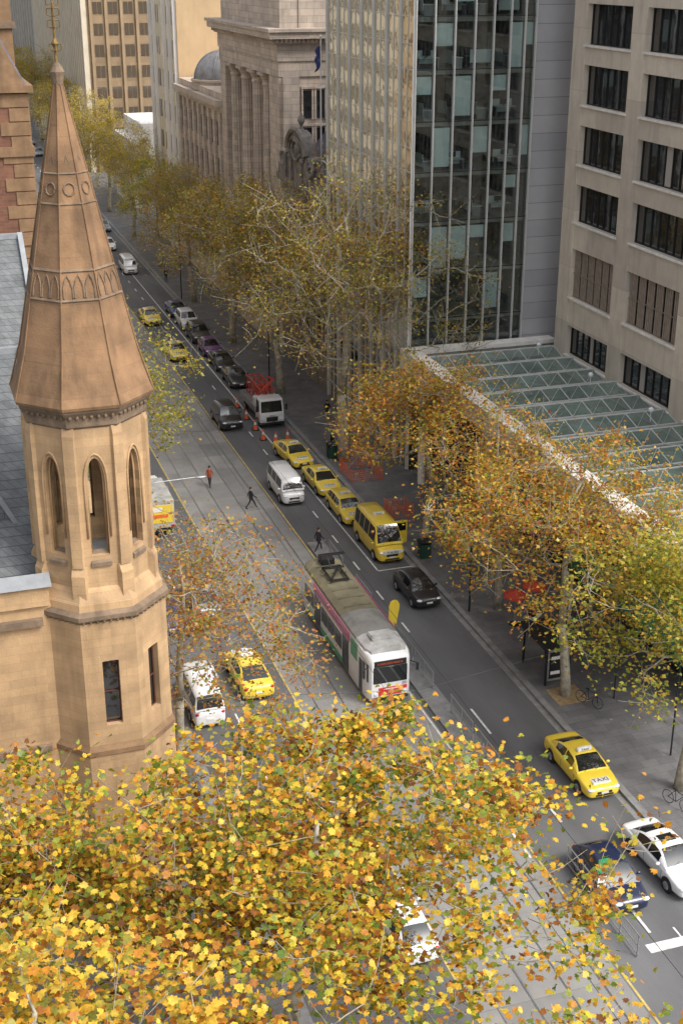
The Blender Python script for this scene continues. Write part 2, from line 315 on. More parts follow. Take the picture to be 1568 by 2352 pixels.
def make_tree(seed,fork,cen,rad,ncl,nleaf,ls,shape,mat,label,loc,group='plane trees along the street',sdv=.62,tr=.3,shell=2.4,twig=.014,name='plane_tree',cut=None):
    rs=np.random.RandomState(seed); root=thing(name,label,'tree',(0,0,0),group)
    cen=np.array(cen,float); rad=np.array(rad,float)
    dirs=rs.normal(size=(ncl,3)); dirs/=np.linalg.norm(dirs,axis=1)[:,None]; dirs[:,2]=np.where(dirs[:,2]<-.5,-dirs[:,2]*.6,dirs[:,2])
    lob=rs.normal(size=(12,3)); lob/=np.linalg.norm(lob,axis=1)[:,None]
    lump=.70+.36*np.clip((dirs@lob.T).max(axis=1),0,1)**3
    rr=rs.uniform(0,1,ncl)**(1/shell)
    cl=cen+dirs*rad*(rr*lump)[:,None]
    if cut is not None: cl=cl[cut(cl,rs)]
    ncl=len(cl)
    tk=MB(); lean=rs.normal(0,.25,2)
    P=[np.array([0,0,-.05]),np.array([lean[0]*.1,lean[1]*.1,fork*.3]),np.array([lean[0]*.5,lean[1]*.5,fork*.7]),np.array([lean[0],lean[1],fork])]
    tk.path(P,[tr*1.25,tr*1.02,tr*.9,tr*.8],9)
    tk.build('trunk',M['bark'],root,smooth=True)
    top=cen+np.array([0,0,rad[2]*.55]); nodes=[P[3]];nr=[tr*.78]
    lb=MB(); lead=[P[3]]
    for i in range(1,6):
        f=i/5; lead.append(P[3]*(1-f)+top*f+np.append(rs.normal(0,.35,2),0)*f); 
    rads=[tr*.78*(1-.85*i/5)+.02 for i in range(6)]; lb.path(lead,rads,7)
    nodes+=lead[1:]; nr+=rads[1:]
    order=np.argsort(np.linalg.norm(cl-P[3],axis=1))
    for j in order:
        q=cl[j]; na=np.array(nodes); d=np.linalg.norm(na-q,axis=1); pen=.35*np.linalg.norm(na-P[3],axis=1)+np.where(na[:,2]>q[2]+.5,1.5,0)
        i=int(np.argmin(d+pen)); p=na[i]; ln=d[i]; r0=min(nr[i]*.7,.022+.02*ln)
        r0=max(r0,twig*1.2); mid=rs.normal(0,.08*ln,3); seg=[p]
        for f in (.35,.7,1.0): 
            z=p*(1-f)+q*f+mid*math.sin(PI*f)+np.array([0,0,-.08*ln*math.sin(PI*f)]); seg.append(z)
        rr_=[r0,r0*.8,r0*.55,max(r0*.35,.008)]
        lb.path(seg,rr_,5,cap=False); nodes+=seg[1:]; nr+=rr_[1:]
        for k in range(3):
            e=q+rs.normal(0,sdv,3)*1.3; lb.path([seg[2],(seg[2]+e)/2+rs.normal(0,.1,3),e],[twig,twig*.7,twig*.4],3,cap=False)
    lb.build('limbs',M['bark'],root,smooth=True)
    per=rs.multinomial(nleaf,rs.dirichlet(np.full(ncl,2.0)))
    pts=np.concatenate([cl[j]+rs.normal(size=(per[j],3))*np.array([1,1,.75])*sdv*rs.uniform(.6,1.45) for j in range(ncl)])
    sz=ls*rs.uniform(.6,1.25,len(pts))
    me=leaf_mesh('crown',pts,sz,shape,rs,mat); o=bpy.data.objects.new('crown',me); COL.objects.link(o); o.parent=root
    root.location=loc; return root
def recrown(root,mat):
    for c in kids(root):
        if c.name.startswith('crown'): c.data=c.data.copy(); c.data.materials[0]=mat
ZG=.14
cutA=lambda cl,rs: ~((cl[:,0]>3.0)&(cl[:,1]<1)&(rs.uniform(size=len(cl))<.5))
make_tree(1,4.5,(.4,0,9.4),(11.0,7.4,5.6),330,26500,.215,FULL,M['leafA'],'huge golden plane tree filling the bottom of the picture in front of the church',(9.3,32.3,ZG),sdv=.56,tr=.38,twig=.02,cut=cutA)
make_tree(2,7,(0,0,14.0),(4.9,4.0,4.6),75,7800,.22,FULL,M['leafB'],'brightest sunlit golden plane tree in the bottom left corner',(.2,22.5,ZG),sdv=.5,tr=.33,twig=.018)
make_tree(13,4,(-.6,0,9.3),(5.6,4.2,4.8),95,9000,.215,FULL,M['leafA'],'golden plane tree at the left edge right under the church wall',(.6,37.2,ZG),sdv=.56,tr=.28,twig=.018)
make_tree(3,4,(0,0,9.6),(5.2,4.2,4.0),45,3000,.21,FULL,M['leafA'],'thin yellow plane tree at the bottom right edge beside the tram tracks',(13.4,22.0,ZG),sdv=.6,tr=.25)
cut4=lambda cl,rs: cl[:,0]<5.6-.25*(cl[:,1]>2)
make_tree(4,4.5,(.5,-.8,8.6),(6.6,7.0,6.2),180,8600,.19,MID,M['leafF'],'sparse rusty plane tree beside the church tower in front of the white van',(9.6,54.5,ZG),sdv=.58,tr=.24,twig=.018,cut=cut4)
make_tree(5,4.0,(-.4,0,9.2),(7.8,7.4,6.2),210,15500,.21,MID,M['leafD'],'orange plane tree beside the glass canopy rising from a gravel pit by the shelter',(31,56.2,ZG),tr=.26,twig=.02)
make_tree(6,4.0,(-.5,0,9.0),(6.6,5.6,6.0),130,12500,.22,MID,M['leafG'],'yellow green plane tree cut by the right edge of the picture',(32.2,46.5,ZG),tr=.26)
make_tree(7,5.5,(.5,-1,13.6),(10.8,9.0,10.2),400,18500,.205,MID,M['leafC'],'tallest plane tree with pale bare branches showing behind an orange barrier',(31,94.6,ZG),sdv=.74,tr=.44,twig=.034)
make_tree(8,4,(-.6,0,9.0),(6.2,6.6,5.8),140,10500,.21,MID,M['leafD'],'orange leaved plane tree at the far end of the glass canopy',(31.0,77.0,ZG),tr=.24,twig=.02)
make_tree(12,4,(-.2,0,8.6),(5.4,5.4,5.0),100,8300,.21,MID,M['leafD'],'orange plane tree in the middle of the footpath behind the red umbrellas',(31.8,66.8,ZG),tr=.22,twig=.02)
make_tree(11,4,(1.0,0,9.6),(6.2,6.4,6.8),150,12500,.22,MID,M['leafG'],'yellow olive plane tree showing just right of the church tower belfry',(10.4,85,ZG),sdv=.64,tr=.24)
v1=make_tree(9,5,(0,0,11.6),(8.2,8.4,7.6),230,13500,.235,MID,M['leafC'],'olive plane tree behind the white truck with a red crane',(31,113,ZG),sdv=.76,tr=.34,twig=.034)
v2=make_tree(10,4.5,(0,0,10.6),(7.4,8.0,6.5),190,12500,.25,MID,M['leafC'],'dense olive plane tree in front of the colonnaded stone building',(31,131.5,ZG),sdv=.78,tr=.34,twig=.034)
def tcopy(src,loc,rz,s,mat,label):
    t=copy_tree(src); place(t,loc,rz,s); recrown(t,mat); t['label']=label; return t
tcopy(v1,(31,150,ZG),1.2,.84,M['leafC'],'olive brown plane tree below the small lead dome')
tcopy(v2,(31,170,ZG),2.4,.82,M['leafG'],'plane tree in front of the pale narrow tower block')
tcopy(v1,(31,190,ZG),3.5,.78,M['leafE'],'yellow plane tree at the kerb before the low white building')
tcopy(v2,(31,212,ZG),.8,.85,M['leafE'],'bright yellow plane tree in front of the low white building')
tcopy(v1,(31,238,ZG),4.6,.86,M['leafE'],'yellow plane tree below the brown gridded office block')
tcopy(v2,(31,268,ZG),5.3,.95,M['leafE'],'yellow plane tree beside the white finned facade, right of the spire')
tcopy(v1,(31,305,ZG),2.0,1.0,M['leafE'],'yellow plane tree far up the street left of the spire tip')
tcopy(v2,(31,350,ZG),1.0,1.0,M['leafE'],'most distant yellow plane tree at the top left')
tcopy(v2,(31,400,ZG),3.0,1.1,M['leafG'],'greenish plane tree at the far end of the street')
tcopy(v2,(9.4,106,ZG),1.9,.74,M['leafC'],'plane tree mostly hidden behind the church spire')
# ------------------------------------------------------------------ church
TX,TY=5.28,45.5
def octp(a,z,k):
    r=a/math.cos(PI/8); t=PI/8+k*PI/4; return (TX+r*math.cos(t),TY+r*math.sin(t),z)
def olathe(m,prof): m.lathe([(a/math.cos(PI/8),z) for a,z in prof],TX,TY,8,PI/8)
ch=thing('church','sandstone church with an octagonal belfry tower and brown stone spire','church',(TX,TY,.14))
def facemap(k,a):
    t=k*PI/4; n=Vector((math.cos(t),math.sin(t),0)); tg=Vector((-math.sin(t),math.cos(t),0)); c=Vector((TX,TY,0))
    return lambda u,z,d: c+n*(a-d)+tg*u+Vector((0,0,z))
def arch_pts(ow,z0,zs,rise,n=7):
    L=[(-ow/2,z0),(-ow/2,zs)]
    for i in range(1,n): f=i/n; L.append((-ow/2*math.cos(f*PI/2)**.8, zs+rise*math.sin(f*PI/2)*(.8+.2*f)))
    L.append((0,zs+rise)); return L
def arch_wall(m,mp,W,z0,z1,ow,zs0,zsp,rise,thk):
    ap=arch_pts(ow,zs0,zsp,rise); full=ap+[(-x,z) for x,z in ap[::-1][1:]]
    def face(d):
        q=lambda pts:(m.add([mp(u,z,d) for u,z in pts],[tuple(range(len(pts)))]))
        q([(-W/2,z0),(-ow/2,z0),(-ow/2,z1),(-W/2,z1)]); q([(W/2,z0),(ow/2,z0),(ow/2,z1),(W/2,z1)])
        q([(-ow/2,z0),(ow/2,z0),(ow/2,zs0),(-ow/2,zs0)])
        for (xa,za),(xb,zb) in zip(full[1:-1],full[2:]):
            if abs(xa-xb)<1e-5: continue
            q([(xa,za),(xb,zb),(xb,z1),(xa,z1)])
    face(0); face(thk)
    n=len(full)
    for i in range(n):
        a,b=full[i],full[(i+1)%n]
        m.add([mp(a[0],a[1],0),mp(b[0],b[1],0),mp(b[0],b[1],thk),mp(a[0],a[1],thk)],[(0,1,2,3)])
A1=2.0; SW=2*A1*math.tan(PI/8)
m=MB()
for k in range(8): arch_wall(m,facemap(k,A1),SW,15.6,22.7,.64,17.5,20.2,.95,.42)
m.build('belfry',M['sand'],ch)
for k in range(8):
    mp=facemap(k,A1); ap=arch_pts(.80,18.2,20.2,1.1)
    full=ap+[(-x,z) for x,z in ap[::-1][1:]]
    mm=MB(); mm.path([mp(u,z,-.02) for u,z in full],.04,6); 
    ap=arch_pts(.62,17.6,20.2,.95); full=ap+[(-x,z) for x,z in ap[::-1][1:]]
    mm.path([mp(u*.93,z,.22) for u,z in full],.04,6); mm.build('arch_moulding',M['sand'],ch,smooth=True)
    sl_=MB(); sl_.add([mp(-.36,17.25,-.08),mp(.36,17.25,-.08),mp(.36,17.62,.3),mp(-.36,17.62,.3),mp(-.36,17.1,-.08),mp(.36,17.1,-.08),mp(.36,17.1,.3),mp(-.36,17.1,.3)],[(0,1,2,3),(4,5,1,0),(5,6,2,1),(4,0,3,7),(4,7,6,5)]); sl_.build('sill',M['sandtrim'],ch)
    pr=MB(); c=Vector(octp(A1,0,k)); ce=Vector((TX,TY,0)); d=(c-ce).normalized(); t=Vector((-d.y,d.x,0))
    for z0,z1,ww,pp in ((15.6,17.1,.30,.13),(17.1,22.3,.24,.06)):
        pts=[]
        for z in (z0,z1-.3): pts+= [c+t*ww-d*.2+Vector((0,0,z)),c+t*ww*.8+d*pp+Vector((0,0,z)),c-t*ww*.8+d*pp+Vector((0,0,z)),c-t*ww-d*.2+Vector((0,0,z))]
        z=z1; pts+=[c+t*ww-d*.2+Vector((0,0,z)),c+t*ww*.8-d*.02+Vector((0,0,z)),c-t*ww*.8-d*.02+Vector((0,0,z)),c-t*ww-d*.2+Vector((0,0,z))]
        pr.loft([pts[0:4],pts[4:8],pts[8:12]])
    pr.build('buttress',M['sand'],ch)
part('belfry_floor',M['lead'],ch,lambda m:olathe(m,[(1.8,15.7),(1.8,16.6)]))
part('spire',M['spire'],ch,lambda m:olathe(m,[(2.1,22.95),(2.34,22.97),(2.37,23.08),(2.26,23.35),(2.06,24.0),(1.88,24.7),(.12,33.3),(.05,33.5)]))
def cor(m):
    olathe(m,[(A1-.02,22.2),(A1+.08,22.32),(A1+.08,22.62),(A1+.26,22.86),(A1+.26,22.94),(1.5,22.95)])
    for k in range(8):
        mp=facemap(k,A1+.12)
        for i in range(7):
            u=-.72+i*.24; p=mp(u,22.68,-.02); m.ball(p,(.07,.07,.09),6,4)
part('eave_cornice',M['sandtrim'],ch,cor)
def spr(z): return .12+(1.88-.12)*(33.3-z)/(33.3-24.7)
def ribs(m):
    for k in range(8):
        m.tube(octp(1.90,24.7,k),octp(.13,33.3,k),.03,.02,5); m.tube(octp(2.36,23.1,k),octp(1.90,24.7,k),.035,.03,5)
part('spire_rib',M['spire'],ch,ribs)
def band(m):
    for z in (26.5,27.45): olathe(m,[(spr(z)+.01,z-.05),(spr(z)+.05,z),(spr(z)+.01,z+.06)])
    for k in range(8):
        for i in range(3):
            W=2*spr(26.95)*math.tan(PI/8); u=(i-1)*W*.31; hw=W*.13
            pts=[]
            for du,dz in ((-hw,0),(-hw,.32),(-hw*.6,.55),(0,.72),(hw*.6,.55),(hw,.32),(hw,0)):
                z=26.6+dz; pts.append(facemap(k,spr(z)+.02)(u+du,z,0))
            m.path(pts,.03,5)
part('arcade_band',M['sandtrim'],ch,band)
def band2(m):
    for z in (29.55,30.5): olathe(m,[(spr(z)+.005,z-.04),(spr(z)+.04,z),(spr(z)+.005,z+.04)])
    for k in range(8):
        c0=30.02; pts=[]
        for i in range(11):
            a=2*PI*i/10; z=c0+.2*math.sin(a); pts.append(facemap(k,spr(z)+.02)(.18*math.cos(a),z,0))
        m.path(pts,.03,5,cap=False)
        for s in(-1,1): m.path([facemap(k,spr(30.9)+.02)(s*.1,30.7,0),facemap(k,spr(31.1)+.02)(0,31.05,0)],.02,4)
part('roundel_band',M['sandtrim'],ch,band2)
part('spire_cap',M['sandtrim'],ch,lambda m:m.lathe([(.16,33.2),(.2,33.45),(.24,33.6),(.14,33.8),(.05,33.9)],TX,TY,10))
def fin(m):
    m.lathe([(.06,33.85),(.045,34.3),(.13,34.45),(.045,34.6),(.025,36.4)],TX,TY,10)
    m.bar((TX-.38,TY,35.9),(TX+.38,TY,35.9),.025); m.bar((TX,TY-.38,35.9),(TX,TY+.38,35.9),.025)
    for s in(-1,1):
        m.ball((TX+s*.38,TY,35.9),.06,6,5); m.ball((TX,TY+s*.38,35.9),.06,6,5)
        for z in (34.2,34.9,35.25): m.path([(TX,TY,z),(TX+s*.2,TY,z+.06),(TX+s*.18,TY,z+.24),(TX,TY,z+.26)],.02,4); m.path([(TX,TY,z),(TX,TY+s*.2,z+.06),(TX,TY+s*.18,z+.24),(TX,TY,z+.26)],.02,4)
    m.ball((TX,TY,36.45),.07,6,5)
    m.path([(TX-.25,TY,36.1),(TX-.18,TY,35.6),(TX+.18,TY,35.6),(TX+.25,TY,36.1)],.02,4)
part('finial',M['gold'],ch,fin)
A2=2.36
part('belfry_base',M['sand'],ch,lambda m:olathe(m,[(A1-.05,16.35),(A1+.06,16.2),(A2-.08,15.75),(A2-.06,15.45)]))
m=MB(); olathe(m,[(A2-.08,15.5),(A2+.12,15.36),(A2+.12,15.2),(A2,15.05),(A2-.02,14.95)]); 
for k in range(8):
    mp=facemap(k,A2+.06)
    for i in range(8): m.ball(mp(-.85+i*.243,15.12,-.0),(.05,.05,.07),6,4)
m.build('string_course',M['sandtrim'],ch)
m=MB()
for k in range(8):
    W=2*A2*math.tan(PI/8)
    if k in (6,7,0): arch_wall(m,facemap(k,A2),W,9.8,15.1,.60,10.8,13.45,.02,.35)
    else: mp=facemap(k,A2); m.add([mp(-W/2,9.8,0),mp(W/2,9.8,0),mp(W/2,15.1,0),mp(-W/2,15.1,0)],[(0,1,2,3)])
m.build('tower_wall',M['sand'],ch)
for k in (6,7,0):
    mp=facemap(k,A2); o=part('window',M['glassdark'],ch,lambda m:m.add([mp(-.3,10.8,.28),mp(.3,10.8,.28),mp(.3,13.47,.28),mp(-.3,13.47,.28)],[(0,1,2,3)]))
    def fr(m):
        for a,b in (((-.29,10.82),(-.29,13.45)),((.29,10.82),(.29,13.45)),((-.29,10.82),(.29,10.82)),((-.29,13.43),(.29,13.43)),((-.29,12.1),(.29,12.1))): m.bar(mp(a[0],a[1],.24),mp(b[0],b[1],.24),.02)
    f=part('frame',M['frame'],o,fr)
m=MB(); olathe(m,[(A2-.1,9.6),(A2+.12,9.6),(A2+.12,9.8),(A2,10.0)]); m.build('base_course',M['sanddark'],ch)
part('tower_base',M['sand'],ch,lambda m:olathe(m,[(A2+.08,.14),(A2+.08,9.6)]))
def nave(m):
    mp=lambda u,z,d: Vector((u,44.1+d,z))
    def seg(uc,W,ow):
        arch_wall(m,lambda u,z,d:mp(u+uc,z,d),W,.14,15.6,ow,10.2,12.9,.9,.4)
    seg(.2,3.0,1.15)
    seg(-2.8,3.0,1.15); seg(-5.8,3.0,1.15)
    m.box(1.7,4.2,44.1,44.5,.14,15.6)
    m.box(-14,-7.3,44.1,44.5,.14,15.6)
    m.box(-14,6.6,44.55,74,.14,15.2)
part('nave_wall',M['sand'],ch,nave)
for uc in (.2,-2.8,-5.8):
    o=part('window',M['glassdark'],ch,lambda m:m.box(uc-.6,uc+.6,44.45,44.52,10.2,13.9))
    part('frame',M['frame'],o,lambda m:(m.bar((uc,44.4,10.2),(uc,44.4,13.6),.05),m.bar((uc-.55,44.4,11.9),(uc+.55,44.4,11.9),.035)))
part('string_course',M['sandtrim'],ch,lambda m:(m.box(-14,3.1,43.88,44.12,14.85,15.12),m.box(-14,3.0,43.95,44.12,9.6,9.85)))
part('parapet',M['sand'],ch,lambda m:m.box(-14,3.4,43.95,44.6,15.605,16.4))
part('coping',M['lead'],ch,lambda m:(m.add([(-14,43.8,16.4),(3.5,43.8,16.4),(3.5,44.4,16.7),(-14,44.4,16.7),(-14,44.8,16.4),(3.5,44.8,16.4)],[(0,1,2,3),(3,2,5,4),(0,3,4),(1,5,2),(0,4,5,1)])))
part('nave_roof',M['slate'],ch,lambda m:m.add([(-14,44.9,15.8),(3.9,44.9,15.8),(3.9,54.2,22.2),(-14,54.2,22.2),(3.9,63.5,15.8),(-14,63.5,15.8)],[(0,1,2,3),(3,2,4,5),(1,4,2),(0,3,5)]))
part('transept_roof',M['slate'],ch,lambda m:(m.add([(-14,60,17.2),(5.4,60,17.2),(5.4,68,24.2),(-14,68,24.2),(5.4,76,17.2),(-14,76,17.2)],[(0,1,2,3),(3,2,4,5),(1,4,2),(0,3,5)])))
part('ridge_flashing',M['lead'],ch,lambda m:(m.bar((-14,54.2,22.25),(3.95,54.2,22.25),.13),m.bar((-14,68,24.25),(5.5,68,24.25),.13),m.bar((3.95,45,16.0),(3.95,54.2,22.35),.12),m.bar((5.45,60,17.3),(5.45,68,24.35),.12)))
part('gable_wall',M['whitewall'],ch,lambda m:(m.box(-14,5.3,56.5,57,15,21.2),m.box(-14,5.3,56.4,57.1,21.2,21.45)))
part('cross_gable',M['slate'],ch,lambda m:m.add([(-1.2,47.5,17.6),(2.6,47.5,17.6),(.7,47.5,21.4),(-1.2,53.2,21.5),(2.6,53.2,21.5),(.7,53.4,21.6)],[(0,1,2),(0,2,5,3),(1,4,5,2)]))
part('gable_coping',M['lead'],ch,lambda m:(m.bar((-1.35,47.45,17.4),(.7,47.45,21.55),.09),m.bar((2.75,47.45,17.4),(.7,47.45,21.55),.09)))
bt=thing('brick_building','brown red brick and sandstone building behind the church at the left edge','building',(2,79,.14))
part('wall',M['brick'],bt,lambda m:m.box(-12,7.0,74.5,86,.14,30.4))
def quoin(m):
    for i in range(42):
        z=.2+i*.72; l=1.5 if i%2 else 1.0; m.box(7.0-l,7.06,74.44,74.5+l,z,z+.66)
    for z in (17.5,22.5,27.2): m.box(-12,7.15,74.35,86,z,z+.5)
    m.box(-12,7.3,74.2,86.2,30.455,30.8)
part('quoin',M['sanddark'],bt,quoin)
part('roof',M['purplegrey'],bt,lambda m:m.add([(-12,74.5,30.8),(7,74.5,30.8),(7,86,30.8),(-12,86,30.8),(-8,79,36.5),(4.5,79,36.5)],[(0,1,5,4),(1,2,5),(2,3,4,5),(3,0,4)]))
def gabl(m):
    m.add([(3.6,74.3,30.8),(6.9,74.3,30.8),(5.25,74.3,34.2),(3.6,78,30.8),(6.9,78,30.8),(5.25,78,34.2)],[(0,1,2),(1,4,5,2),(0,2,5,3)]); m.lathe([(.2,34.2),(.3,34.5),(.05,35.2)],5.25,74.4,6)
part('gable',M['sanddark'],bt,gabl)
for yy,zz in ((76.5,23.8),(80.5,23.8),(76.5,19),(80.5,19),(76.5,28.0)):
    hh=2.6 if zz<27 else 1.9
    o=part('window',M['glassdark'],bt,lambda m:m.box(7.0,7.03,yy,yy+1.3,zz,zz+hh)); part('frame',M['sanddark'],o,lambda m:(m.box(7.03,7.1,yy-.15,yy,zz-.2,zz+hh+.2),m.box(7.03,7.1,yy+1.3,yy+1.45,zz-.2,zz+hh+.2)))
for xx,zz in ((2.6,19.2),(2.6,24.0),(-1,19.2),(-1,24.0),(2.6,28.1)):
    hh=2.4 if zz<27 else 1.8
    o=part('window',M['glassdark'],bt,lambda m:m.box(xx,xx+1.2,74.47,74.5,zz,zz+hh)); part('frame',M['sanddark'],o,lambda m:(m.box(xx-.25,xx,74.4,74.47,zz-.2,zz+hh+.2),m.box(xx+1.2,xx+1.45,74.4,74.47,zz-.2,zz+hh+.2)))
def tower(name,label,x0,x1,y0,y1,h,mat): 
    t=thing(name,label,'building',((x0+x1)/2,(y0+y1)/2,0)); boxes('wall',M[mat],t,[(x0,x1,y0,y1,.1,h)]); return t
t=tower('office_building','tall dark brown stone building at the top left corner behind the brick building',-20,7.9,90,112,52,'sanddark')
for zz in range(10,50,4):
    for yy in range(91,111,5): boxes('window',M['glassdark'],t,[(7.9,7.95,yy,yy+3.0,zz,zz+2.2)])
for zz in range(26,50,4):
    for xx in (-3,0.5,4): boxes('window',M['glassdark'],t,[(xx,xx+1.8,89.95,90,zz,zz+2.4)])
for zz in range(25,50,4): boxes('string_course',M['sandtrim'],t,[(-20,8.1,89.8,89.99,zz-.1,zz+.3)])
for i,(y0,y1,h,mt_) in enumerate(((114,140,40,'cream'),(141,170,34,'tan'),(171,205,46,'cream'),(206,250,38,'stone'))):
    t=tower('office_building',['cream office building on the left side of the street, nearest of the row','tan office building on the left side of the street','tall cream office building on the left side of the street','stone office building furthest along the left side'][i],-25,6.5,y0,y1,h,mt_)
    for zz in range(6,int(h)-3,4):
        b=[(6.5,6.55,yy,yy+1.6,zz,zz+2.2) for yy in np.arange(y0+1.2,y1-2,3.0)]; boxes('window_row',M['glassdark'],t,b)
# ------------------------------------------------------------------ concrete office building (right)
cb=thing('concrete_office_building','pale concrete office building with deep square windows at the right edge','building',(55,70,.14))
bays=[(79.8,85.9),(71.4,78.0),(63.0,69.6),(54.8,61.2)]; rows=[(39.5,42.0),(35.5,38.0),(31.5,34.1),(27.6,30.2),(23.6,26.2),(19.6,22.2),(14.2,17.7),(9.95,12.1)]
boxes('wall_core',M['conc'],cb,[(46.35,75,53.0,87.68,.14,47.9)])
pr=[(85.9,87.7),(78.0,79.8),(69.6,71.4),(61.2,63.0),(53.0,54.8)]
for a,b in pr: boxes('pier',M['conc'],cb,[(45.3,46.34,a,b,.14,48)])
zs=[48]+[z for r in rows for z in (r[1],r[0])]+[.14]
for i in range(0,len(zs),2):
    for a,b in bays: boxes('spandrel',M['conc'],cb,[(45.36,46.34,a+.003,b-.003,zs[i+1],zs[i])])
rc=random.Random(5)
def cbw(yb,zb,lou):
    (a,b),(z0,z1)=yb,zb
    o=boxes('window',M['glassdark'],cb,[(45.80,45.92,a,b,z0,z1)])
    fr=[]; n=7
    for i in range(n+1):
        yy=a+(b-a)*i/n; fr.append((45.72,45.798,yy-.03,yy+.03,z0+.06,z1-.06))
    fr+=[(45.70,45.798,a,b,z0,z0+.06),(45.70,45.798,a,b,z1-.06,z1)]
    boxes('frame',M['darkmetal'],o,fr)
    boxes('sill',M['concwhite'],o,[(45.22,45.70,a-.1,b+.1,z0-.14,z0-.01)])
    if lou:
        w6=(b-a)/6; lv=[]
        for q in range(6):
            for i in range(4): lv.append((45.60,45.66,a+q*w6+.10+i*.22,a+q*w6+.10+i*.22+.16,z0+.08,z1-.08))
        boxes('blind',M['louvre'],o,lv)
        boxes('blind_rail',M['louvre'],o,[(45.56,45.59,a,b,z,z+.05) for z in (z0+.02,z0+1.7,z1-.07)])
    elif rc.random()<.6:
        k=rc.randint(0,5); w_=(b-a)/7; boxes('curtain',M['greywall'],o,[(45.785,45.797,a+k*w_+.05,a+(k+1)*w_-.05-rc.random()*.3,z0+.07,z1-.07)])
for bi in bays:
    for ri in rows: cbw(bi,ri,abs(ri[0]-14.2)<.1)
boxes('shopfront',M['glassdark'],cb,[(38,45.2,51,89.8,.14,8.6)])
# canopy
cp=thing('glass_canopy','long folded glass canopy with a white edge beam over the footpath','canopy',(40,72,.14))
def beam(m):
    m.box(34.1,35.3,50,90.6,9.75,10.05); m.box(34.1,34.5,50,90.6,8.6,9.747)
    m.box(35.3,46.3,89.5,90.6,9.75,10.05); m.box(35.3,46.3,90.2,90.6,8.6,9.747)
part('edge_beam',M['concwhite'],cp,beam)
per=3.2; n=12
for i in range(n):
    y1=89.4-i*per; y0=y1-per; ym=(y0+y1)/2; X0,X1=35.3,45.3; zl,zh=9.55,10.0
    for a,b,za,zb in ((y0,ym,zl,zh),(ym,y1,zh,zl)):
        part('glass_panel',M['canopyglass'],cp,lambda m:m.add([(X0,a+.002,za),(X1,a+.002,za),(X1,b-.002,zb),(X0,b-.002,zb)],[(0,1,2,3)]))
    def raf(m):
        m.bar((X0,ym,zh+.03),(X1,ym,zh+.03),.035); m.bar((X0,y0,zl),(X1,y0,zl),.06)
        for j in range(8):
            x=X0+(X1-X0)*j/7; m.bar((x,y0,zl+.04),(x,ym,zh+.03),.025); m.bar((x,y1,zl+.04),(x,ym,zh+.03),.025)
            if j<7: x2=X0+(X1-X0)*(j+1)/7; m.bar((x,y0,zl+.04),(x2,ym,zh+.03),.010)
    part('truss',M['mull'],cp,raf)
for yy in (86,78,70,62):
    part('globe_lamp',M['lamp'],cp,lambda m:(m.ball((43.2,yy,10.75),.18,10,8),m.tube((43.2,yy,10.0),(43.2,yy,10.65),.03)))
for yy in (88,76,64): part('column',M['concwhite'],cp,lambda m:m.tube((35.0,yy,.14),(35.0,yy,9.75),.28,n=14))
ga=thing('green_awning','dark green canvas awning below the glass canopy at the right edge','awning',(35,55,.14))
part('canvas',M['greencan'],ga,lambda m:m.add([(33.2,49,5.6),(33.2,61,5.6),(37.9,61,7.0),(37.9,49,7.0),(33.2,49,5.1),(33.2,61,5.1)],[(0,1,2,3),(4,5,1,0)]))
for y in (49.2,55,60.8): part('post',M['darkmetal'],ga,lambda m:m.tube((33.3,y,.14),(33.3,y,5.6),.05))
# ------------------------------------------------------------------ glass tower
gt=thing('glass_office_tower','glass curtain wall office tower with office floors visible behind the glass','building',(42,100,.14))
slabs=[4.5,8.3,12,15.6,19.2,22.7,26.2,29.7,33.2,36.7,40.2,43.7]
for z in slabs: boxes('floor_slab',M['slab'],gt,[(35.25,46.9,91.35,110.8,z-.35,z)])
boxes('core_wall',M['interior'],gt,[(36.5,47,95.2,110.7,.14,48)])
boxes('roof',M['greywall'],gt,[(35,60,91,111,48.01,48.5)])
fx=[35.0,36.4,37.9,39.4,40.8,42.1,43.2,44.02]
for i in range(7): boxes('glass_panel',M['curtain'],gt,[(fx[i]+.04,fx[i+1]-.04,91.0,91.03,.2,47.9)])
for i in range(8): boxes('mullion',M['mull'],gt,[(fx[i]-.035,fx[i]+.035,90.78,91.1,.2,48)])
for z in slabs: boxes('transom',M['darkmetal'],gt,[(35.05,44.0,90.97,91.05,z-.03,z+.03)])
fy=[91.0+i*1.43 for i in range(15)]
for i in range(14): boxes('glass_panel',M['curtain_side'],gt,[(35.0,35.03,fy[i]+.03,fy[i+1]-.03,.2,47.9)])
for i in range(15): boxes('mullion',M['mull'],gt,[(34.82 if i%2==0 else 34.95,35.06,fy[i]-.025,fy[i]+.025,.2,48)])
for z in slabs: boxes('transom',M['mull'],gt,[(34.975,35.06,91.1,111,z-.025,z+.025),(34.975,35.06,91.1,111,z-1.82,z-1.79)])
boxes('metal_panel_wall',M['panel'],gt,[(44.05,60,90.9,111,.14,47.99)])
bl=[(1,6,.9),(3,6,.6),(1,4,1.0),(4,3,.9),(2,9,.7),(5,8,1.0),(0,3,.5),(2,4,.8),(1,8,.5),(4,7,.35),(3,9,.5),(5,5,.3),(0,7,.4),(6,6,.7),(3,4,.3),(4,9,.6),(2,7,.9),(6,8,.5),(5,4,.45)]
for c,f,h in bl:
    z1=slabs[f]-.45 if f<len(slabs) else 40; boxes('blind',M['blind'],gt,[(fx[c]+.1,fx[c+1]-.1,91.15,91.18,z1-3.0*h,z1)])
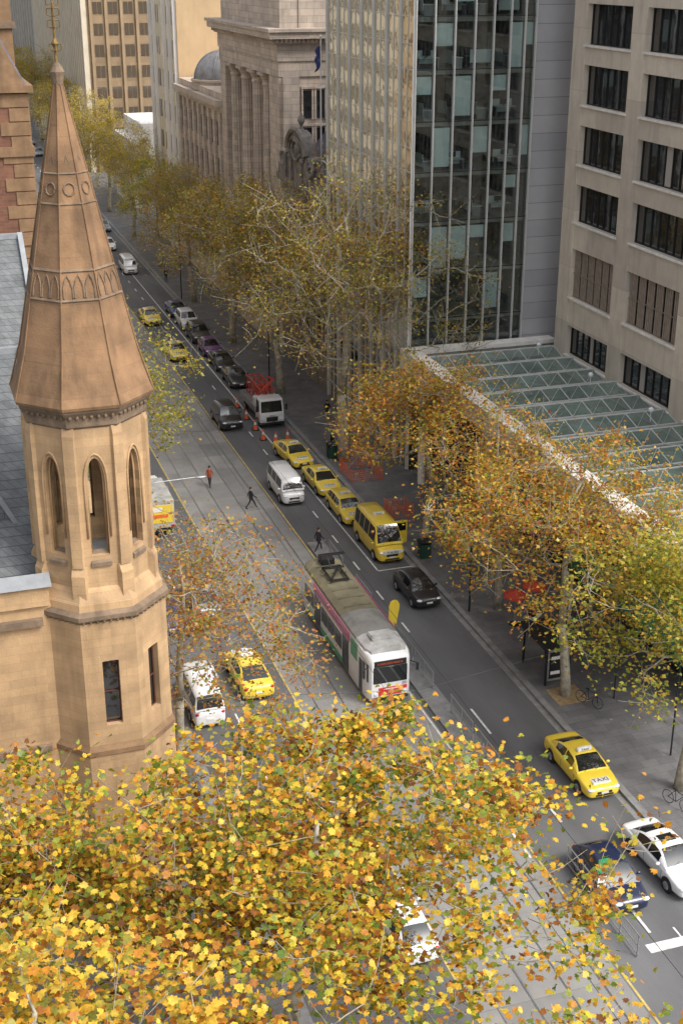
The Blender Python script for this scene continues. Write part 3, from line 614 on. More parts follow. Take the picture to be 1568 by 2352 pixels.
def desk():
    d=thing('office_desk','white office desk behind the glass of the tower','desk',(0,0,0),'desks on the tower floors')
    boxes('desktop',M['desk'],d,[(-.8,.8,-.4,.4,.70,.74)]); boxes('leg',M['galv'],d,[(-.75,-.7,-.35,.35,0,.70)]); boxes('leg',M['galv'],d,[(.7,.75,-.35,.35,0,.70)])
    boxes('monitor',M['black'],d,[(-.3,.3,.1,.13,.85,1.22),(-.03,.03,.1,.13,.745,.85)]); boxes('partition',M['blind'],d,[(-.8,.8,.41,.44,.3,1.2)])
    return d
d0=desk(); first=True
rg=random.Random(3)
for f in range(3,11):
    for j in range(4):
        if rg.random()<.2: continue
        d=d0 if first else copy_tree(d0); first=False
        place(d,(36.4+j*2.1,92.2+rg.uniform(0,1.4),slabs[f]),rg.choice([0,PI,PI/2]))
sc=thing('armchair','red armchair on a lower office floor behind the glass','chair',(38.4,92.3,15.6))
boxes('seat',M['redcan'],sc,[(38.0,38.7,92.1,92.8,15.62,16.05)],bevel=.06); boxes('backrest',M['redcan'],sc,[(38.0,38.7,92.8,92.95,15.62,16.5)],bevel=.05)
# ------------------------------------------------------------------ dark ornate building
bo=thing('ornate_building','small sooty ornate building with a curved gable between the glass tower and the colonnade','building',(42,118,.14))
boxes('wall',M['stonedark'],bo,[(35.0,52,111.1,125.9,.14,17.5)])
boxes('cornice',M['stonedark'],bo,[(34.5,52.2,111.12,125.88,17.5,18.1),(34.7,35.6,111.12,125.88,18.1,19.0)])
def gable(m):
    cy=119.0; prof=[]
    for i in range(17):
        a=PI*i/16; prof.append((cy-3.0*math.cos(a),20.6+2.0*math.sin(a)))
    pts=[(cy-4,18.1),(cy-4,19.6),(cy-3.3,20.6)]+prof+[(cy+3.3,20.6),(cy+4,19.6),(cy+4,18.1)]
    n=len(pts); m.add([(34.55,y,z) for y,z in pts]+[(35.5,y,z) for y,z in pts],[tuple(range(n)),tuple(range(n,2*n))]+[(i,(i+1)%n,n+(i+1)%n,n+i) for i in range(n)])
    m.path([(34.5,y,z+.1) for y,z in prof],.28,6)
    m.path([(34.45,cy+(y-cy)*.78,20.5+(z-20.6)*.74) for y,z in prof],.12,5)
    m.path([(34.45,cy+1.1*math.cos(2*PI*i/12),20.9+.9*math.sin(2*PI*i/12)) for i in range(13)],.18,6)
    m.ball((34.5,cy,20.9),(.2,.45,.5),8,6)
    for s in(-1,1):
        m.path([(34.5,cy+s*(4.2+.9*t_*math.cos(t_*7)),19.4+.9*t_*math.sin(t_*7)+.3) for t_ in [i/12 for i in range(2,13)]],.16,5)
        for q in range(4): m.ball((34.4,cy+s*(1.5+q*.35),20.3+.28*math.cos(q*2)),(.16,.18,.22),6,5)
    for y in (cy-4.2,cy,cy+4.2):
        z=22.7 if y==cy else 19.6; m.lathe([(.25,z),(.12,z+.3),(.35,z+.7),(.3,z+1.0),(.05,z+1.4)],35,y,8)
    for y in (cy-6.6,cy+6.3): m.lathe([(.25,19),(.12,19.3),(.35,19.7),(.3,20.0),(.05,20.4)],35,y,8)
    for y in (cy-3.4,cy-1.6,cy+1.6,cy+3.4): m.box(34.35,34.6,y-.25,y+.25,18.1,20.3)
part('gable',M['stonedark'],bo,gable)
for i in range(12):
    y=111.6+i*.5 if i<6 else 123.0+(i-6)*.5; part('baluster',M['stonedark'],bo,lambda m:m.lathe([(.09,19.0),(.15,19.25),(.07,19.6),(.1,19.7)],34.95,y,6))
part('mansard_roof',M['purplegrey'],bo,lambda m:m.add([(36,111.3,18.1),(50,111.3,18.1),(50,125.6,18.1),(36,125.6,18.1),(39,113.5,22.2),(47,113.5,22.2),(47,123.5,22.2),(39,123.5,22.2)],[(0,1,5,4),(1,2,6,5),(2,3,7,6),(3,0,4,7),(4,5,6,7)]))
boxes('chimney',M['stonedark'],bo,[(38.5,40,112,113.4,18,24.4),(38.3,40.2,111.8,113.6,24.4,24.9)])
for y in (113.5,117,121,124.5):
    for z in (4.5,8.8,13.2): 
        o=boxes('window',M['glassdark'],bo,[(34.95,35.02,y-.7,y+.7,z,z+2.6)]); boxes('frame',M['stone'],o,[(34.8,34.98,y-.9,y-.7,z-.2,z+2.8),(34.8,34.98,y+.7,y+.9,z-.2,z+2.8),(34.7,34.98,y-1,y+1,z+2.8,z+3.1)])
fp=thing('flagpole','white flagpole with a limp blue flag on the ornate building roof','flagpole',(37,119.5,21))
part('pole',M['whitewall'],fp,lambda m:(m.tube((37,119.5,19.2),(37,119.5,30.4),.08,.05,8),m.ball((37,119.5,30.5),.14,8,6)))
part('flag',M['blue2'],fp,lambda m:m.loft([[(37-.05,119.45,29.7-i*.35),(37-.3-.1*math.sin(i*1.7),119.5,29.65-i*.36),(37-.5+.12*math.sin(i*2.1),119.5+.1*math.cos(i),29.3-i*.37),(37-.28,119.55,29.4-i*.36)] for i in range(6)]))
# ------------------------------------------------------------------ colonnaded stone building
cs=thing('colonnaded_building','pale grey classical stone building with giant columns and heavy cornice','building',(45,138,.14))
boxes('wall',M['stone'],cs,[(37.0,62,126.3,150,.14,44),(35.0,36.99,126.2,129.8,.14,26.6),(35.0,36.99,147.8,150,.14,26.6)])
boxes('podium',M['stone'],cs,[(34.6,36.98,129.82,147.78,.14,10.5)])
def col(m,y,x=35.75,r=.78,z0=10.5,z1=26.6):
    m.box(x-1,x+1,y-1,y+1,z0,z0+.5)
    vs=[];n=32
    for r_,z in ((r*1.18,z0+.5),(r*1.02,z0+.9),(r,z0+1),(r*.97,z0+6),(r*.86,z1-1.3)):
        vs.append([(x+r_*(1 if j%2 else .9)*math.cos(2*PI*j/n),y+r_*(1 if j%2 else .9)*math.sin(2*PI*j/n),z) for j in range(n)])
    m.loft(vs); m.lathe([(r*.9,z1-1.3),(r*.98,z1-1.1),(r*.88,z1-.9),(r*1.3,z1-.25)],x,y,16); m.box(x-1.05,x+1.05,y-1.05,y+1.05,z1-.25,z1)
for y in (132.3,136.4,140.9,145.4): part('column',M['stone'],cs,lambda m:col(m,y))
def ent(m):
    zz=26.61
    for (a,zz1) in ((.06,28.0),(.18,29.5),(.5,30.0),(1.1,30.6),(1.3,30.9)):
        m.box(35.0-a,36.95,126.2-a,150+a,zz,zz1); m.box(36.953,62,126.2-a,126.28,zz,zz1); zz=zz1+.002
    for i in range(60): 
        y=125.6+i*.42; m.box(34.25,34.49,y,y+.2,29.65,29.99)
        x=34.6+i*.42; m.box(x,x+.2,125.4,125.69,29.65,29.99)
part('entablature',M['stone'],cs,ent)
boxes('attic',M['stone'],cs,[(35.2,36.98,126.4,149.8,30.91,36),(34.9,36.97,126.1,150.1,36.003,36.7)])
def pil(m):
    for x in (35.3,41,47): m.box(x,x+1.6,125.85,126.19,8,26.6)
    for z in (10.5,18.6): m.box(37.0,62,125.95,126.28,z-.4,z)
    m.box(34.8,62,126.05,126.27,34.9,35.2)
part('pilaster',M['stone'],cs,pil)
for x in (37.3,38.6,39.9,43.2,44.5,45.8):
    for z in (11.5,15.2,19.4,22.8):
        o=boxes('window',M['glassdark'],cs,[(x,x+.85,126.22,126.29,z,z+2.5)]); boxes('frame',M['stone'],o,[(x-.18,x,126.05,126.295,z-.1,z+2.7),(x+.85,x+1.03,126.05,126.295,z-.1,z+2.7),(x-.2,x+1.05,126.0,126.295,z+2.7,z+2.9)])
for y in (131,134.3,138.6,143,146.6):
    for z in (11.5,16.4,21.2): boxes('window',M['glassdark'],cs,[(36.93,36.99,y-.7,y+.7,z,z+3.4)])
    boxes('window',M['glassdark'],cs,[(34.55,34.59,y-.9,y+.9,3,7.5)])
dw=thing('domed_building','lower grey stone corner building with a small ribbed lead dome','building',(42,160,.14))
boxes('wall',M['stone'],dw,[(35.2,62,150.2,173.8,.14,21)])
boxes('cornice',M['stone'],dw,[(34.9,62,150.15,173.9,21,21.6),(34.4,62,150.1,174.1,21.6,22.3),(35.1,62,150.3,173.7,22.3,23.0)])
for i in range(9):
    y=151.2+i*2.75; boxes('pilaster',M['stone'],dw,[(34.9,35.19,y-.4,y+.4,8,20.99)])
for i in range(8):
    y=152.6+i*2.75
    for z in (4,9.3,13.2,17.2):
        boxes('window',M['glassdark'],dw,[(35.14,35.19,y-.65,y+.65,z,z+2.6)])
part('drum',M['stone'],dw,lambda m:m.lathe([(3.5,22.4),(3.5,23.3),(3.7,23.35),(3.7,23.55),(3.3,23.6)],38.3,163.5,24))
def dm(m):
    m.lathe([(3.3*math.cos(a),23.6+3.1*math.sin(a)) for a in [PI/2*i/9 for i in range(9)]]+[(.25,26.75),(.2,27.4),(.02,27.8)],38.3,163.5,24)
    for k in range(12):
        m.path([(38.3+3.33*math.cos(a)*math.cos(k*PI/6),163.5+3.33*math.cos(a)*math.sin(k*PI/6),23.6+3.13*math.sin(a)) for a in [PI/2*i/8 for i in range(9)]],.1,5)
part('dome',M['dome'],dw,dm,smooth='auto')
pt=thing('pale_tower_block','narrow cream tower block with a blank tan side wall','building',(45,183,.14))
boxes('wall',M['cream'],pt,[(35.3,62,174.6,192,.14,60)]); boxes('side_wall',M['tan'],pt,[(35.3,62,174.3,174.59,.14,60)])
for y in (176.6,180.1,183.6,187.1,190.2):
    for z in range(5,50,4): boxes('window',M['glassbrown'],pt,[(35.22,35.31,y-.8,y+.8,z,z+2.2)])
for y in (174.9,178.4,181.9,188.7,191.6): boxes('fin',M['whitewall'],pt,[(34.9,35.3,y-.2,y+.2,.14,60)])
wb=thing('white_building','low bright white building at the bend of the street','building',(42,222,.14))
boxes('wall',M['whitewall'],wb,[(35.2,56,214,230,.14,10.5),(37,56,214,230,10.5,13)])
boxes('window',M['glassdark'],wb,[(35.15,35.2,216,220,1,4)]); boxes('window',M['glassdark'],wb,[(35.15,35.2,222,226,1,4)])
fo=thing('brown_office_building','brown gridded office block with a white finned street face at the top left','building',(45,290,.14))
boxes('wall',M['brown'],fo,[(35.3,64,254,335,.14,70)])
for i in range(6):
    for k in range(13):
        x=36.5+i*2.75; z=6+k*3.6; boxes('window',M['glassbrown'],fo,[(x,x+.75,253.93,254.0,z,z+2.0),(x+.87,x+1.6,253.93,254.0,z,z+2.0)])
for i in range(9): boxes('mullion',M['brownlite'],fo,[(36.0+i*2.75-.22,36.0+i*2.75+.22,253.6,253.99,.14,70)])
boxes('fin_screen',M['cream'],fo,[(34.4,35.29,y,y+.9,.14,70) for y in np.arange(254,335,2.6)])
boxes('window_row',M['greywall'],fo,[(35.2,35.29,y+.9,y+2.6,z,z+2.2) for y in np.arange(254,332,2.6) for z in range(4,66,4)])
t=tower('office_building','grey distant office block beyond the white finned building',35.3,64,338,430,55,'cream')
boxes('fin_screen',M['greywall'],t,[(34.8,35.29,y,y+1.6,.14,55) for y in np.arange(340,428,6)])
t=tower('office_building','pale block closing the far end of the street',-60,34,520,560,60,'cream')
for z in range(6,56,5): boxes('window_row',M['greywall'],t,[(x,x+3,519.9,520,z,z+3) for x in np.arange(-58,32,5)])
t=tower('office_building','warm stone office building beyond the grey block at the far right side',35.3,80,435,515,50,'brown')
for z in range(6,46,4): boxes('window_row',M['glassdark'],t,[(35.2,35.3,y,y+3,z,z+2.3) for y in np.arange(437,512,6)])
# ------------------------------------------------------------------ vehicles
SED=dict(L=4.85,W=1.86,H=1.46,belt=.95,hood=.82,cow=-1.25,rf=-.30,rr=.75,rb=1.85,deck=1.0,ax=(-1.45,1.42),wr=.33,gb=.93,gt=.66,ns=2)
WAG=dict(SED,rr=1.75,rb=2.25,deck=.98,ns=3)
HAT=dict(L=4.15,W=1.76,H=1.5,belt=.96,hood=.86,cow=-1.2,rf=-.25,rr=1.05,rb=1.93,deck=.98,ax=(-1.3,1.25),wr=.32,gb=.94,gt=.66,ns=2)
SUV=dict(L=4.75,W=1.92,H=1.76,belt=1.12,hood=1.03,cow=-1.25,rf=-.45,rr=1.6,rb=2.2,deck=1.12,ax=(-1.45,1.4),wr=.38,gb=.94,gt=.73,ns=3)
VAN=dict(L=4.8,W=1.75,H=1.98,belt=1.12,hood=.98,cow=-2.1,rf=-1.45,rr=2.15,rb=2.36,deck=1.12,ax=(-1.45,1.35),wr=.33,gb=.97,gt=.80,ns=3)
BUS=dict(L=5.5,W=1.95,H=2.45,belt=1.2,hood=1.04,cow=-2.25,rf=-1.5,rr=2.4,rb=2.7,deck=1.2,ax=(-1.7,1.55),wr=.35,gb=.97,gt=.78,ns=4)
def wheel(root,x,y,r,sgn,wd=.22):
    m=MB(); n=20
    pr=[(r*.62,0),(r*.93,0),(r,.05),(r,wd-.05),(r*.93,wd),(r*.62,wd)]
    secs=[[(x-sgn*d,y+q*math.cos(2*PI*j/n),r+q*math.sin(2*PI*j/n)) for j in range(n)] for q,d in pr]
    m.loft(secs); t=m.build('wheel',M['black'],root,smooth='auto')
    m=MB(); secs=[[(x+sgn*(.004-d),y+q*math.cos(2*PI*j/n),r+q*math.sin(2*PI*j/n)) for j in range(n)] for q,d in ((r*.62,0),(r*.56,.03),(.06,.02),(.05,-.004))]
    m.loft(secs,cap=True)
    for k in range(5):
        a=2*PI*k/5; m.bar((x+sgn*.01,y+.04*math.cos(a),r+.04*math.sin(a)),(x+sgn*.01,y+r*.58*math.cos(a),r+r*.58*math.sin(a)),.022)
    m.build('rim',M['rim'],t)
def car(name,label,cat,group,pm,loc,rz,P,taxi=False,sunroof=False,dooropen=False):
    root=thing(name,label,cat,(0,0,0),group)
    L,W,Hh=P['L'],P['W'],P['H']; w=W/2; f=-L/2; r=L/2; hood,belt,cow,rf,rr,rb,deck=[P[k] for k in('hood','belt','cow','rf','rr','rb','deck')]
    st=[(f-.02,hood*.66,.62*w),(f+.03,hood*.80,.80*w),(f+.14,hood*.90,.90*w),(f+.40,hood*.97,.965*w)]
    if cow-f>.7: st+=[((f+.45+cow)/2,(hood+belt)/2-.01,.995*w)]
    st=[q for q in st if q[0]<cow-.1]
    st+=[(cow,belt,w),((cow+rb)/2,belt+.025,w*1.0),(min(rb,r-.3),deck,.985*w),(r-.20,deck-.02,.95*w),(r-.03,deck-.12,.88*w),(r+.02,deck*.7,.76*w)]
    secs=[]
    for i,(y,zt,ww) in enumerate(st):
        b=.24 if 0<i<len(st)-1 else .30
        half=[(0,b),(.82*ww,b),(.97*ww,b+.05),(ww*1.01,b+.28*(zt-b)),(ww*1.005,b+.55*(zt-b)),(.99*ww,b+.80*(zt-b)),(.955*ww,zt-.04),(.86*ww,zt+.0),(.6*ww,zt+.025),(0,zt+.04)]
        secs.append([(x,y,z) for x,z in half]+[(-x,y,z) for x,z in half[::-1][1:-1]])
    m=MB(); m.loft(secs); bo_=m.build('body',pm,root,smooth=True); sb=bo_.modifiers.new('smooth','SUBSURF'); sb.levels=1; sb.render_levels=1
    wb_,wt_=w*P['gb'],w*P['gt']; B=belt-.02; HT=Hh; ns=P['ns']
    ys=[]
    for s in (0,.10,.35,.65,.90,1.0): ys.append((cow+(rf-cow)*s, B+(HT-.035-B)*(1-(1-s)**1.35)))
    span=rr-rf; roofy=[]
    for i in range(1,ns):
        c=rf+span*i/ns; roofy+=[c-.035,c+.035]
    roofy=sorted(roofy+[rf+span*.25,rf+span*.75] if ns<3 else roofy)
    for y in roofy: u=(y-rf)/span; ys.append((y,HT-.035+.035*math.sin(PI*u)))
    Bd=max(B,deck-.04)
    for s in (0,.10,.35,.65,.90,1.0): ys.append((rr+(rb-rr)*s, Bd+(HT-.045-Bd)*(1-s**1.35)))
    def sec(y,T):
        Bl=B if y<rr else B+(Bd-B)*(y-rr)/(rb-rr)
        T=max(T,Bl+.004)
        wz=lambda z: wb_+(wt_-wb_)*max(0,(z-B)/(HT-B))
        tp=1-.06*max(0,(y-(rr+rf)/2)/(rb-(rr+rf)/2))
        z1=Bl+.10*(T-Bl); z2=Bl+.84*(T-Bl); wr_=wz(T)*tp
        h=[(wz(Bl)*tp,Bl-.03),(wz(z1)*tp,z1),(wz(z2)*tp,z2),(wr_*.91,T-.012),(wr_*.5,T+.012),(0,T+.02)]
        return [(x,y,z) for x,z in h]+[(-x,y,z) for x,z in h[::-1][1:]]
    SS=[sec(y,T) for y,T in ys]; nS=len(SS)
    pm_=MB(); ws=MB(); rw=MB(); sides={}
    for i in range(nS-1):
        ya,yb=ys[i][0],ys[i+1][0]; ok=ys[i][1]-B>.45*(HT-B) and ys[i+1][1]-B>.45*(HT-B); pill=(yb-ya)<.08 and ya>rf
        for j in range(10):
            q=[SS[i][j],SS[i+1][j],SS[i+1][j+1],SS[i][j+1]]
            tgt=pm_
            if j in(1,8) and ok and not pill and not (i>=nS-3): tgt=sides.setdefault((j,sum(1 for t2 in range(i) if ys[t2+1][0]-ys[t2][0]<.08 and ys[t2][0]>rf)),MB())
            elif 3<=j<=6 and 1<=i<=3: tgt=ws
            elif 3<=j<=6 and nS-5<=i<=nS-3: tgt=rw
            tgt.add(q,[(0,1,2,3)])
    pm_.build('cabin',pm,root,smooth=True,recalc=False); ws.build('windscreen',M['carglass'],root,smooth=True,recalc=False); rw.build('rear_window',M['carglass'],root,smooth=True,recalc=False)
    for s_ in sides.values(): s_.build('side_window',M['carglass'],root,smooth=True,recalc=False)
    zR=Hh-.02
    for s in (-1,1):
        for y in P['ax']:
            part('wheel_arch',M['black'],root,lambda m:m.loft([[(s*(w+.010-dx),y+(P['wr']+.06)*math.cos(2*PI*j/18),P['wr']+.02+(P['wr']+.05)*math.sin(2*PI*j/18)) for j in range(18)] for dx in (0,.25)]))
            wheel(root,s*(w+.025),y,P['wr'],s)
        part('headlight',M['lamp'],root,lambda m:m.ball((s*w*.70,f+.14,hood*.79),(.20,.15,.08),10,6),smooth=True)
        part('tail_light',M['redlens'],root,lambda m:m.ball((s*w*.74,r-.09,deck*.80),(.14,.09,.11),8,6),smooth=True)
        part('mirror',pm,root,lambda m:m.ball((s*(w+.07),cow+.45,belt+.07),(.12,.07,.08),8,6),smooth=True)
    boxes('grille',M['black'],root,[(-w*.42,w*.42,f-.03,f+.1,hood*.55,hood*.70)],bevel=.01)
    boxes('air_intake',M['black'],root,[(-w*.5,w*.5,f-.03,f+.1,.33,.43)],bevel=.01)
    boxes('number_plate',M['plate'],root,[(-.19,.19,f-.05,f-.032,.47,.58)]); boxes('number_plate',M['plate'],root,[(-.19,.19,r+.013,r+.04,.55,.66)])
    for s in(-1,1):
        for yy in (cow+.25,(cow+rb)/2+.05,rb-.35): boxes('door_seam',M['black'],root,[(s*(w+.004)-.004,s*(w+.004)+.004,yy-.008,yy+.008,.38,belt-.15)])
    for x in(-.5,.1): part('wiper',M['black'],root,lambda m:m.tube((x,cow+.02,belt+.05),(x+.4,cow+.16,belt+.14),.012,n=4))
    if taxi:
        tl=boxes('roof_sign',M['white'],root,[(-.38,.38,(rf+rr)/2-.5,(rf+rr)/2-.32,zR+.02,zR+.22)],bevel=.03)
        text('lettering','TAXI',.19,M['black'],tl,(0,(rf+rr)/2-.51,zR+.12),(PI/2,0,0))
        if P['ns']<4:
            hy=(f+cow)/2-.10; o=boxes('bonnet_panel',M['white'],root,[(-.46,.46,hy-.2,hy+.2,hood*.9,hood+.062)])
            text('lettering','TAXI',.36,M['black'],o,(0,hy,hood+.068),(0,0,0),sx=1.05)
        else:
            o=boxes('bonnet_panel',M['white'],root,[(-.62,.62,f-.05,f+.1,hood*.73,hood*.94)]); text('lettering','TAXI',.24,M['black'],o,(0,f-.057,hood*.835),(PI/2,0,0),sx=1.5)
    if sunroof: boxes('sunroof',M['carglass'],root,[(-wt_*.6,wt_*.6,rf+.2,rf+.7,zR-.05,zR+.045)])
    if dooropen:
        dr=boxes('open_door',pm,root,[(w+.02,w+.95,-.35,-.27,.35,1.95)],bevel=.02); boxes('door_glass',M['carglass'],dr,[(w+.15,w+.85,-.37,-.265,1.25,1.8)])
        boxes('wheelchair_ramp',M['galv'],root,[(w+.05,w+1.0,-.2,.8,.16,.2)])
    place(root,loc,rz); return root
TG='yellow taxis'; PG='cars parked along the right kerb'
t0=car('taxi','yellow taxi with white bonnet panel, lowest in the picture, near the right kerb','taxi',TG,M['yellow'],(28.35,49.3,0),0,SED,taxi=True)
def tx(loc,rz,label):
    t=copy_tree(t0); place(t,loc,rz); t['label']=label; return t
tx((27.7,89.9,0),.02,'yellow taxi at the kerb directly in front of the taxi wagon')
tx((27.3,96.2,0),.10,'yellow taxi nearest the orange cones, hindmost of the waiting rank')
tx((24.5,128.6,0),0,'yellow taxi driving past the purple parked car')
tx((24.6,143.2,0),0,'furthest yellow taxi, driving beside the blue parked car')
tx((15.2,63.2,0),PI,'yellow taxi driving away left of the tram under rusty leaves')
car('taxi','yellow taxi station wagon parked right behind the yellow minibus','taxi',TG,M['yellow'],(27.8,84.2,0),0,WAG,taxi=True)
car('taxi_minibus','tall yellow taxi minibus with its side door open at the kerb','minibus',TG,M['yellow'],(28.0,77.9,0),0,BUS,taxi=True,dooropen=True)
car('hatchback','black hatchback driving beside the rear of the tram','car',None,M['blackp'],(27.8,70.2,0),0.03,HAT)
car('sedan','white sedan with a black sunroof at the right edge','car',None,M['white'],(28.5,41.6,0),.05,SED,sunroof=True)
car('hatchback','dark blue hatchback stopped beside the white sedan at the bottom right','car',None,M['blue'],(25.5,41.2,0),0,HAT)
car('van','white passenger van driving beside the waiting taxis','van',None,M['white'],(24.7,89.2,0),0,VAN)
car('suv','black four wheel drive beside the orange cones','car',None,M['blackp'],(24.4,106.6,0),0,SUV)
for P,c,yy,lb in ((SED,'greyp',118.0,'charcoal parked sedan directly behind the white truck'),(SED,'blackp',123.6,'black parked sedan second behind the white truck'),(HAT,'purple',128.9,'purple hatchback parked in the row of dark cars'),(SUV,'greyp',134.2,'charcoal parked wagon between the purple car and the white car'),(SUV,'white',139.9,'white parked four wheel drive'),(SED,'blue2',145.6,'blue parked sedan at the far end of the parked row')):
    car('parked_car',lb,'car',PG,M[c],(28.0,yy,0),0,P)
wv=car('van','white van far up the street near the kerb','van',None,M['white'],(26.6,169,0),0,VAN)
car('hatchback','white hatchback on the far stretch behind the distant white van','car',None,M['white'],(26.4,184,0),0,HAT)
fc=car('sedan','silver sedan in the distance beside the spire','car','distant cars',M['silver'],(27.8,198,0),0,SED)
for i,(x,y) in enumerate(((24.5,214),(27.8,232),(27.8,282),(25,291),(27.8,300),(27.8,312))):
    c=copy_tree(fc); place(c,(x,y,0)); c['label']=['silver sedan in the distance in the centre lane','silver sedan parked below the far yellow trees','silver sedan nearest in the far cluster left of the spire','silver sedan in the far cluster, out in the lane','silver sedan third in the far cluster left of the spire','silver sedan furthest of the far cluster'][i]
car('van','white van parked at the left kerb beside the tower','van',None,M['white'],(12.1,61.3,0),PI,VAN)
car('sedan','silver blue sedan in the left lane seen through branches','car',None,M['silver'],(14.8,73,0),PI,SED)
car('hatchback','dark blue hatchback parked on the left beside the tower','car',None,M['blue2'],(12.2,71.4,0),PI,HAT)
car('hatchback','white hatchback mostly hidden beneath the golden tree in the foreground','car',None,M['white'],(16,41,0),PI,HAT)
tr=thing('crane_truck','white cab truck carrying red lattice crane arms parked behind the cones','truck',(0,0,0))
m=MB(); m.add([(-1.05,-3.15,1.2),(1.05,-3.15,1.2),(1.05,-1.6,1.2),(-1.05,-1.6,1.2),(-1.0,-2.85,2.5),(1.0,-2.85,2.5),(1.0,-1.65,2.5),(-1.0,-1.65,2.5)],[(0,3,2,1),(4,5,6,7),(0,1,5,4),(1,2,6,5),(2,3,7,6),(3,0,4,7)]); m.box(-1.05,1.05,-3.18,-1.6,.5,1.22); m.build('cab',M['white'],tr,bevel=.05)
cc=(0,-2.3,1.9)
part('windscreen',M['carglass'],tr,lambda m:m.plate((-1.05,-3.15,1.2),(1.05,-3.15,1.2),(1,-2.85,2.5),(-1,-2.85,2.5),.06,.94,.15,.85,.012,cc))
for s in(-1,1):
    part('side_window',M['carglass'],tr,lambda m:m.plate((s*1.05,-3.1,1.2),(s*1.05,-1.6,1.2),(s*1,-1.65,2.5),(s*1,-2.85,2.5),.15,.8,.2,.85,.012,cc))
    boxes('headlight',M['lamp'],tr,[(s*.75-.18,s*.75+.18,-3.24,-3.18,.65,.85)]); boxes('mirror',M['black'],tr,[(s*1.28-.1,s*1.28+.1,-3.1,-3.05,1.5,2.0)])
    for y in (-2.3,2.2): wheel(tr,s*1.08,y,.42,s,.3)
boxes('grille',M['black'],tr,[(-.5,.5,-3.23,-3.19,.6,1.0)]); boxes('bumper',M['darkmetal'],tr,[(-1.05,1.05,-3.3,-3.1,.35,.55)])
text('lettering','HINO',.2,M['black'],tr,(0,-3.235,1.1),(PI/2,0,0))
boxes('tray',M['galv'],tr,[(-1.1,1.1,-1.4,3.6,.95,1.1),(-1.12,-1.06,-1.4,3.6,1.1,1.5),(1.06,1.12,-1.4,3.6,1.1,1.5),(-.5,.5,-1.6,3.6,.55,.94),(-1.1,1.1,3.55,3.6,1.1,1.5)])
boxes('toolbox',M['white'],tr,[(-1.0,1.0,-1.4,-.5,1.11,2.2)],bevel=.03)
def crane(m):
    for s in(-.6,0,.6):
        for i in range(8):
            a=-1.6+i*.6; m.bar((s,a,1.6+(i%2)*1.3),(s,a+.6,1.6+((i+1)%2)*1.3),.03)
        m.bar((s,-1.9,2.95),(s,3.3,2.95),.04); m.bar((s,-1.3,1.6),(s,3.3,1.6),.04)
    for y in(-1.5,0,1.5,3): m.bar((-.6,y,2.95),(.6,y,2.95),.035)
    m.bar((-.5,-1.8,2.9),(.5,-1.9,3.9),.08); m.bar((.5,-1.9,3.9),(.7,1,3.3),.07)
part('crane_arm',M['redcan'],tr,crane); place(tr,(27.8,107.4,0))
at_=thing('box_truck','white box truck with a yellow advertising panel behind the church tower','truck',(0,0,0))
boxes('cargo_box',M['roofwhite'],at_,[(-1.05,1.05,-2.6,1.8,.8,2.85)],bevel=.05); boxes('advert_panel',M['yellow'],at_,[(-.95,.95,-2.64,-2.605,1.2,2.5)]); boxes('advert_stripe',M['orange'],at_,[(-.8,.6,-2.66,-2.642,1.6,1.85)]); boxes('advert_patch',M['white'],at_,[(-.6,.2,-2.66,-2.642,2.05,2.35)])
boxes('cab',M['white'],at_,[(-1.0,1.0,1.9,3.6,.5,2.4)],bevel=.12); boxes('windscreen',M['carglass'],at_,[(-.9,.9,3.6,3.62,1.4,2.1)]); boxes('chassis',M['darkmetal'],at_,[(-.8,.8,-2.5,3.3,.45,.8)])
for s in(-1,1):
    boxes('tail_light',M['redlens'],at_,[(s*.9-.12,s*.9+.12,-2.64,-2.6,.85,1.0)])
    for y in(-1.6,2.7): wheel(at_,s*1.0,y,.40,s,.28)
place(at_,(14.3,86.5,0),0)
# ------------------------------------------------------------------ tram
tm=thing('tram','white and green tram with a khaki roof stopped in the middle of the street','tram',(0,0,0))
TL=12.6; tw=1.28
def tsec(y,wf,zb,zt,ins=0):
    ww=tw*wf
    h=[(ww*.96,zb),(ww,zb+.15),(ww,1.2),(ww,2.2),(ww*.99,zt-.3),(ww*.96,zt-.1),(ww*.86,zt),(0,zt+.02)]
    return [(x,y,z) for x,z in h]+[(-x,y,z) for x,z in h[::-1][1:]]
sc_=[(-TL/2,.80,.42,2.72),(-TL/2+.1,.88,.38,2.9),(-TL/2+.45,.96,.34,3.0),(-TL/2+1.1,1,.32,3.04),(0,1,.32,3.04),(TL/2-1.1,1,.32,3.04),(TL/2-.45,.96,.34,3.0),(TL/2-.1,.88,.38,2.9),(TL/2,.8,.42,2.72)]
m=MB(); m.loft([tsec(*q) for q in sc_]); m.build('body',M['white'],tm,smooth='auto')
rs_=lambda y,k=1:[(-tw*.95*k,y,2.98),(-tw*.9*k,y,3.1),(-tw*.6*k,y,3.28),(0,y,3.36),(tw*.6*k,y,3.28),(tw*.9*k,y,3.1),(tw*.95*k,y,2.98)]
ro=MB()
ro.m=0; ro.loft([rs_(y) for y in (-1.4,TL/2-.7)]+[rs_(TL/2-.3,.85)])
ro.m=1; ro.loft([rs_(y) for y in (-4.1,-1.402)])
ro.m=2; ro.loft([rs_(-TL/2+.35,.8),rs_(-TL/2+.9,.96),rs_(-4.102)])
rf_=ro.build('roof',[M['khaki'],M['roofgrey'],M['roofwhite']],tm)
for y in np.arange(-.9,5.6,1.1): boxes('roof_rib',M['khaki'],rf_,[(-tw*.6,tw*.6,y-.03,y+.03,3.3,3.40)])
boxes('air_conditioner',M['roofwhite'],rf_,[(-.65,.65,-5.2,-4.3,3.2,3.5)],bevel=.06)
boxes('equipment_box',M['darkmetal'],rf_,[(-.35,.45,4.7,5.6,3.33,3.75)],bevel=.03)
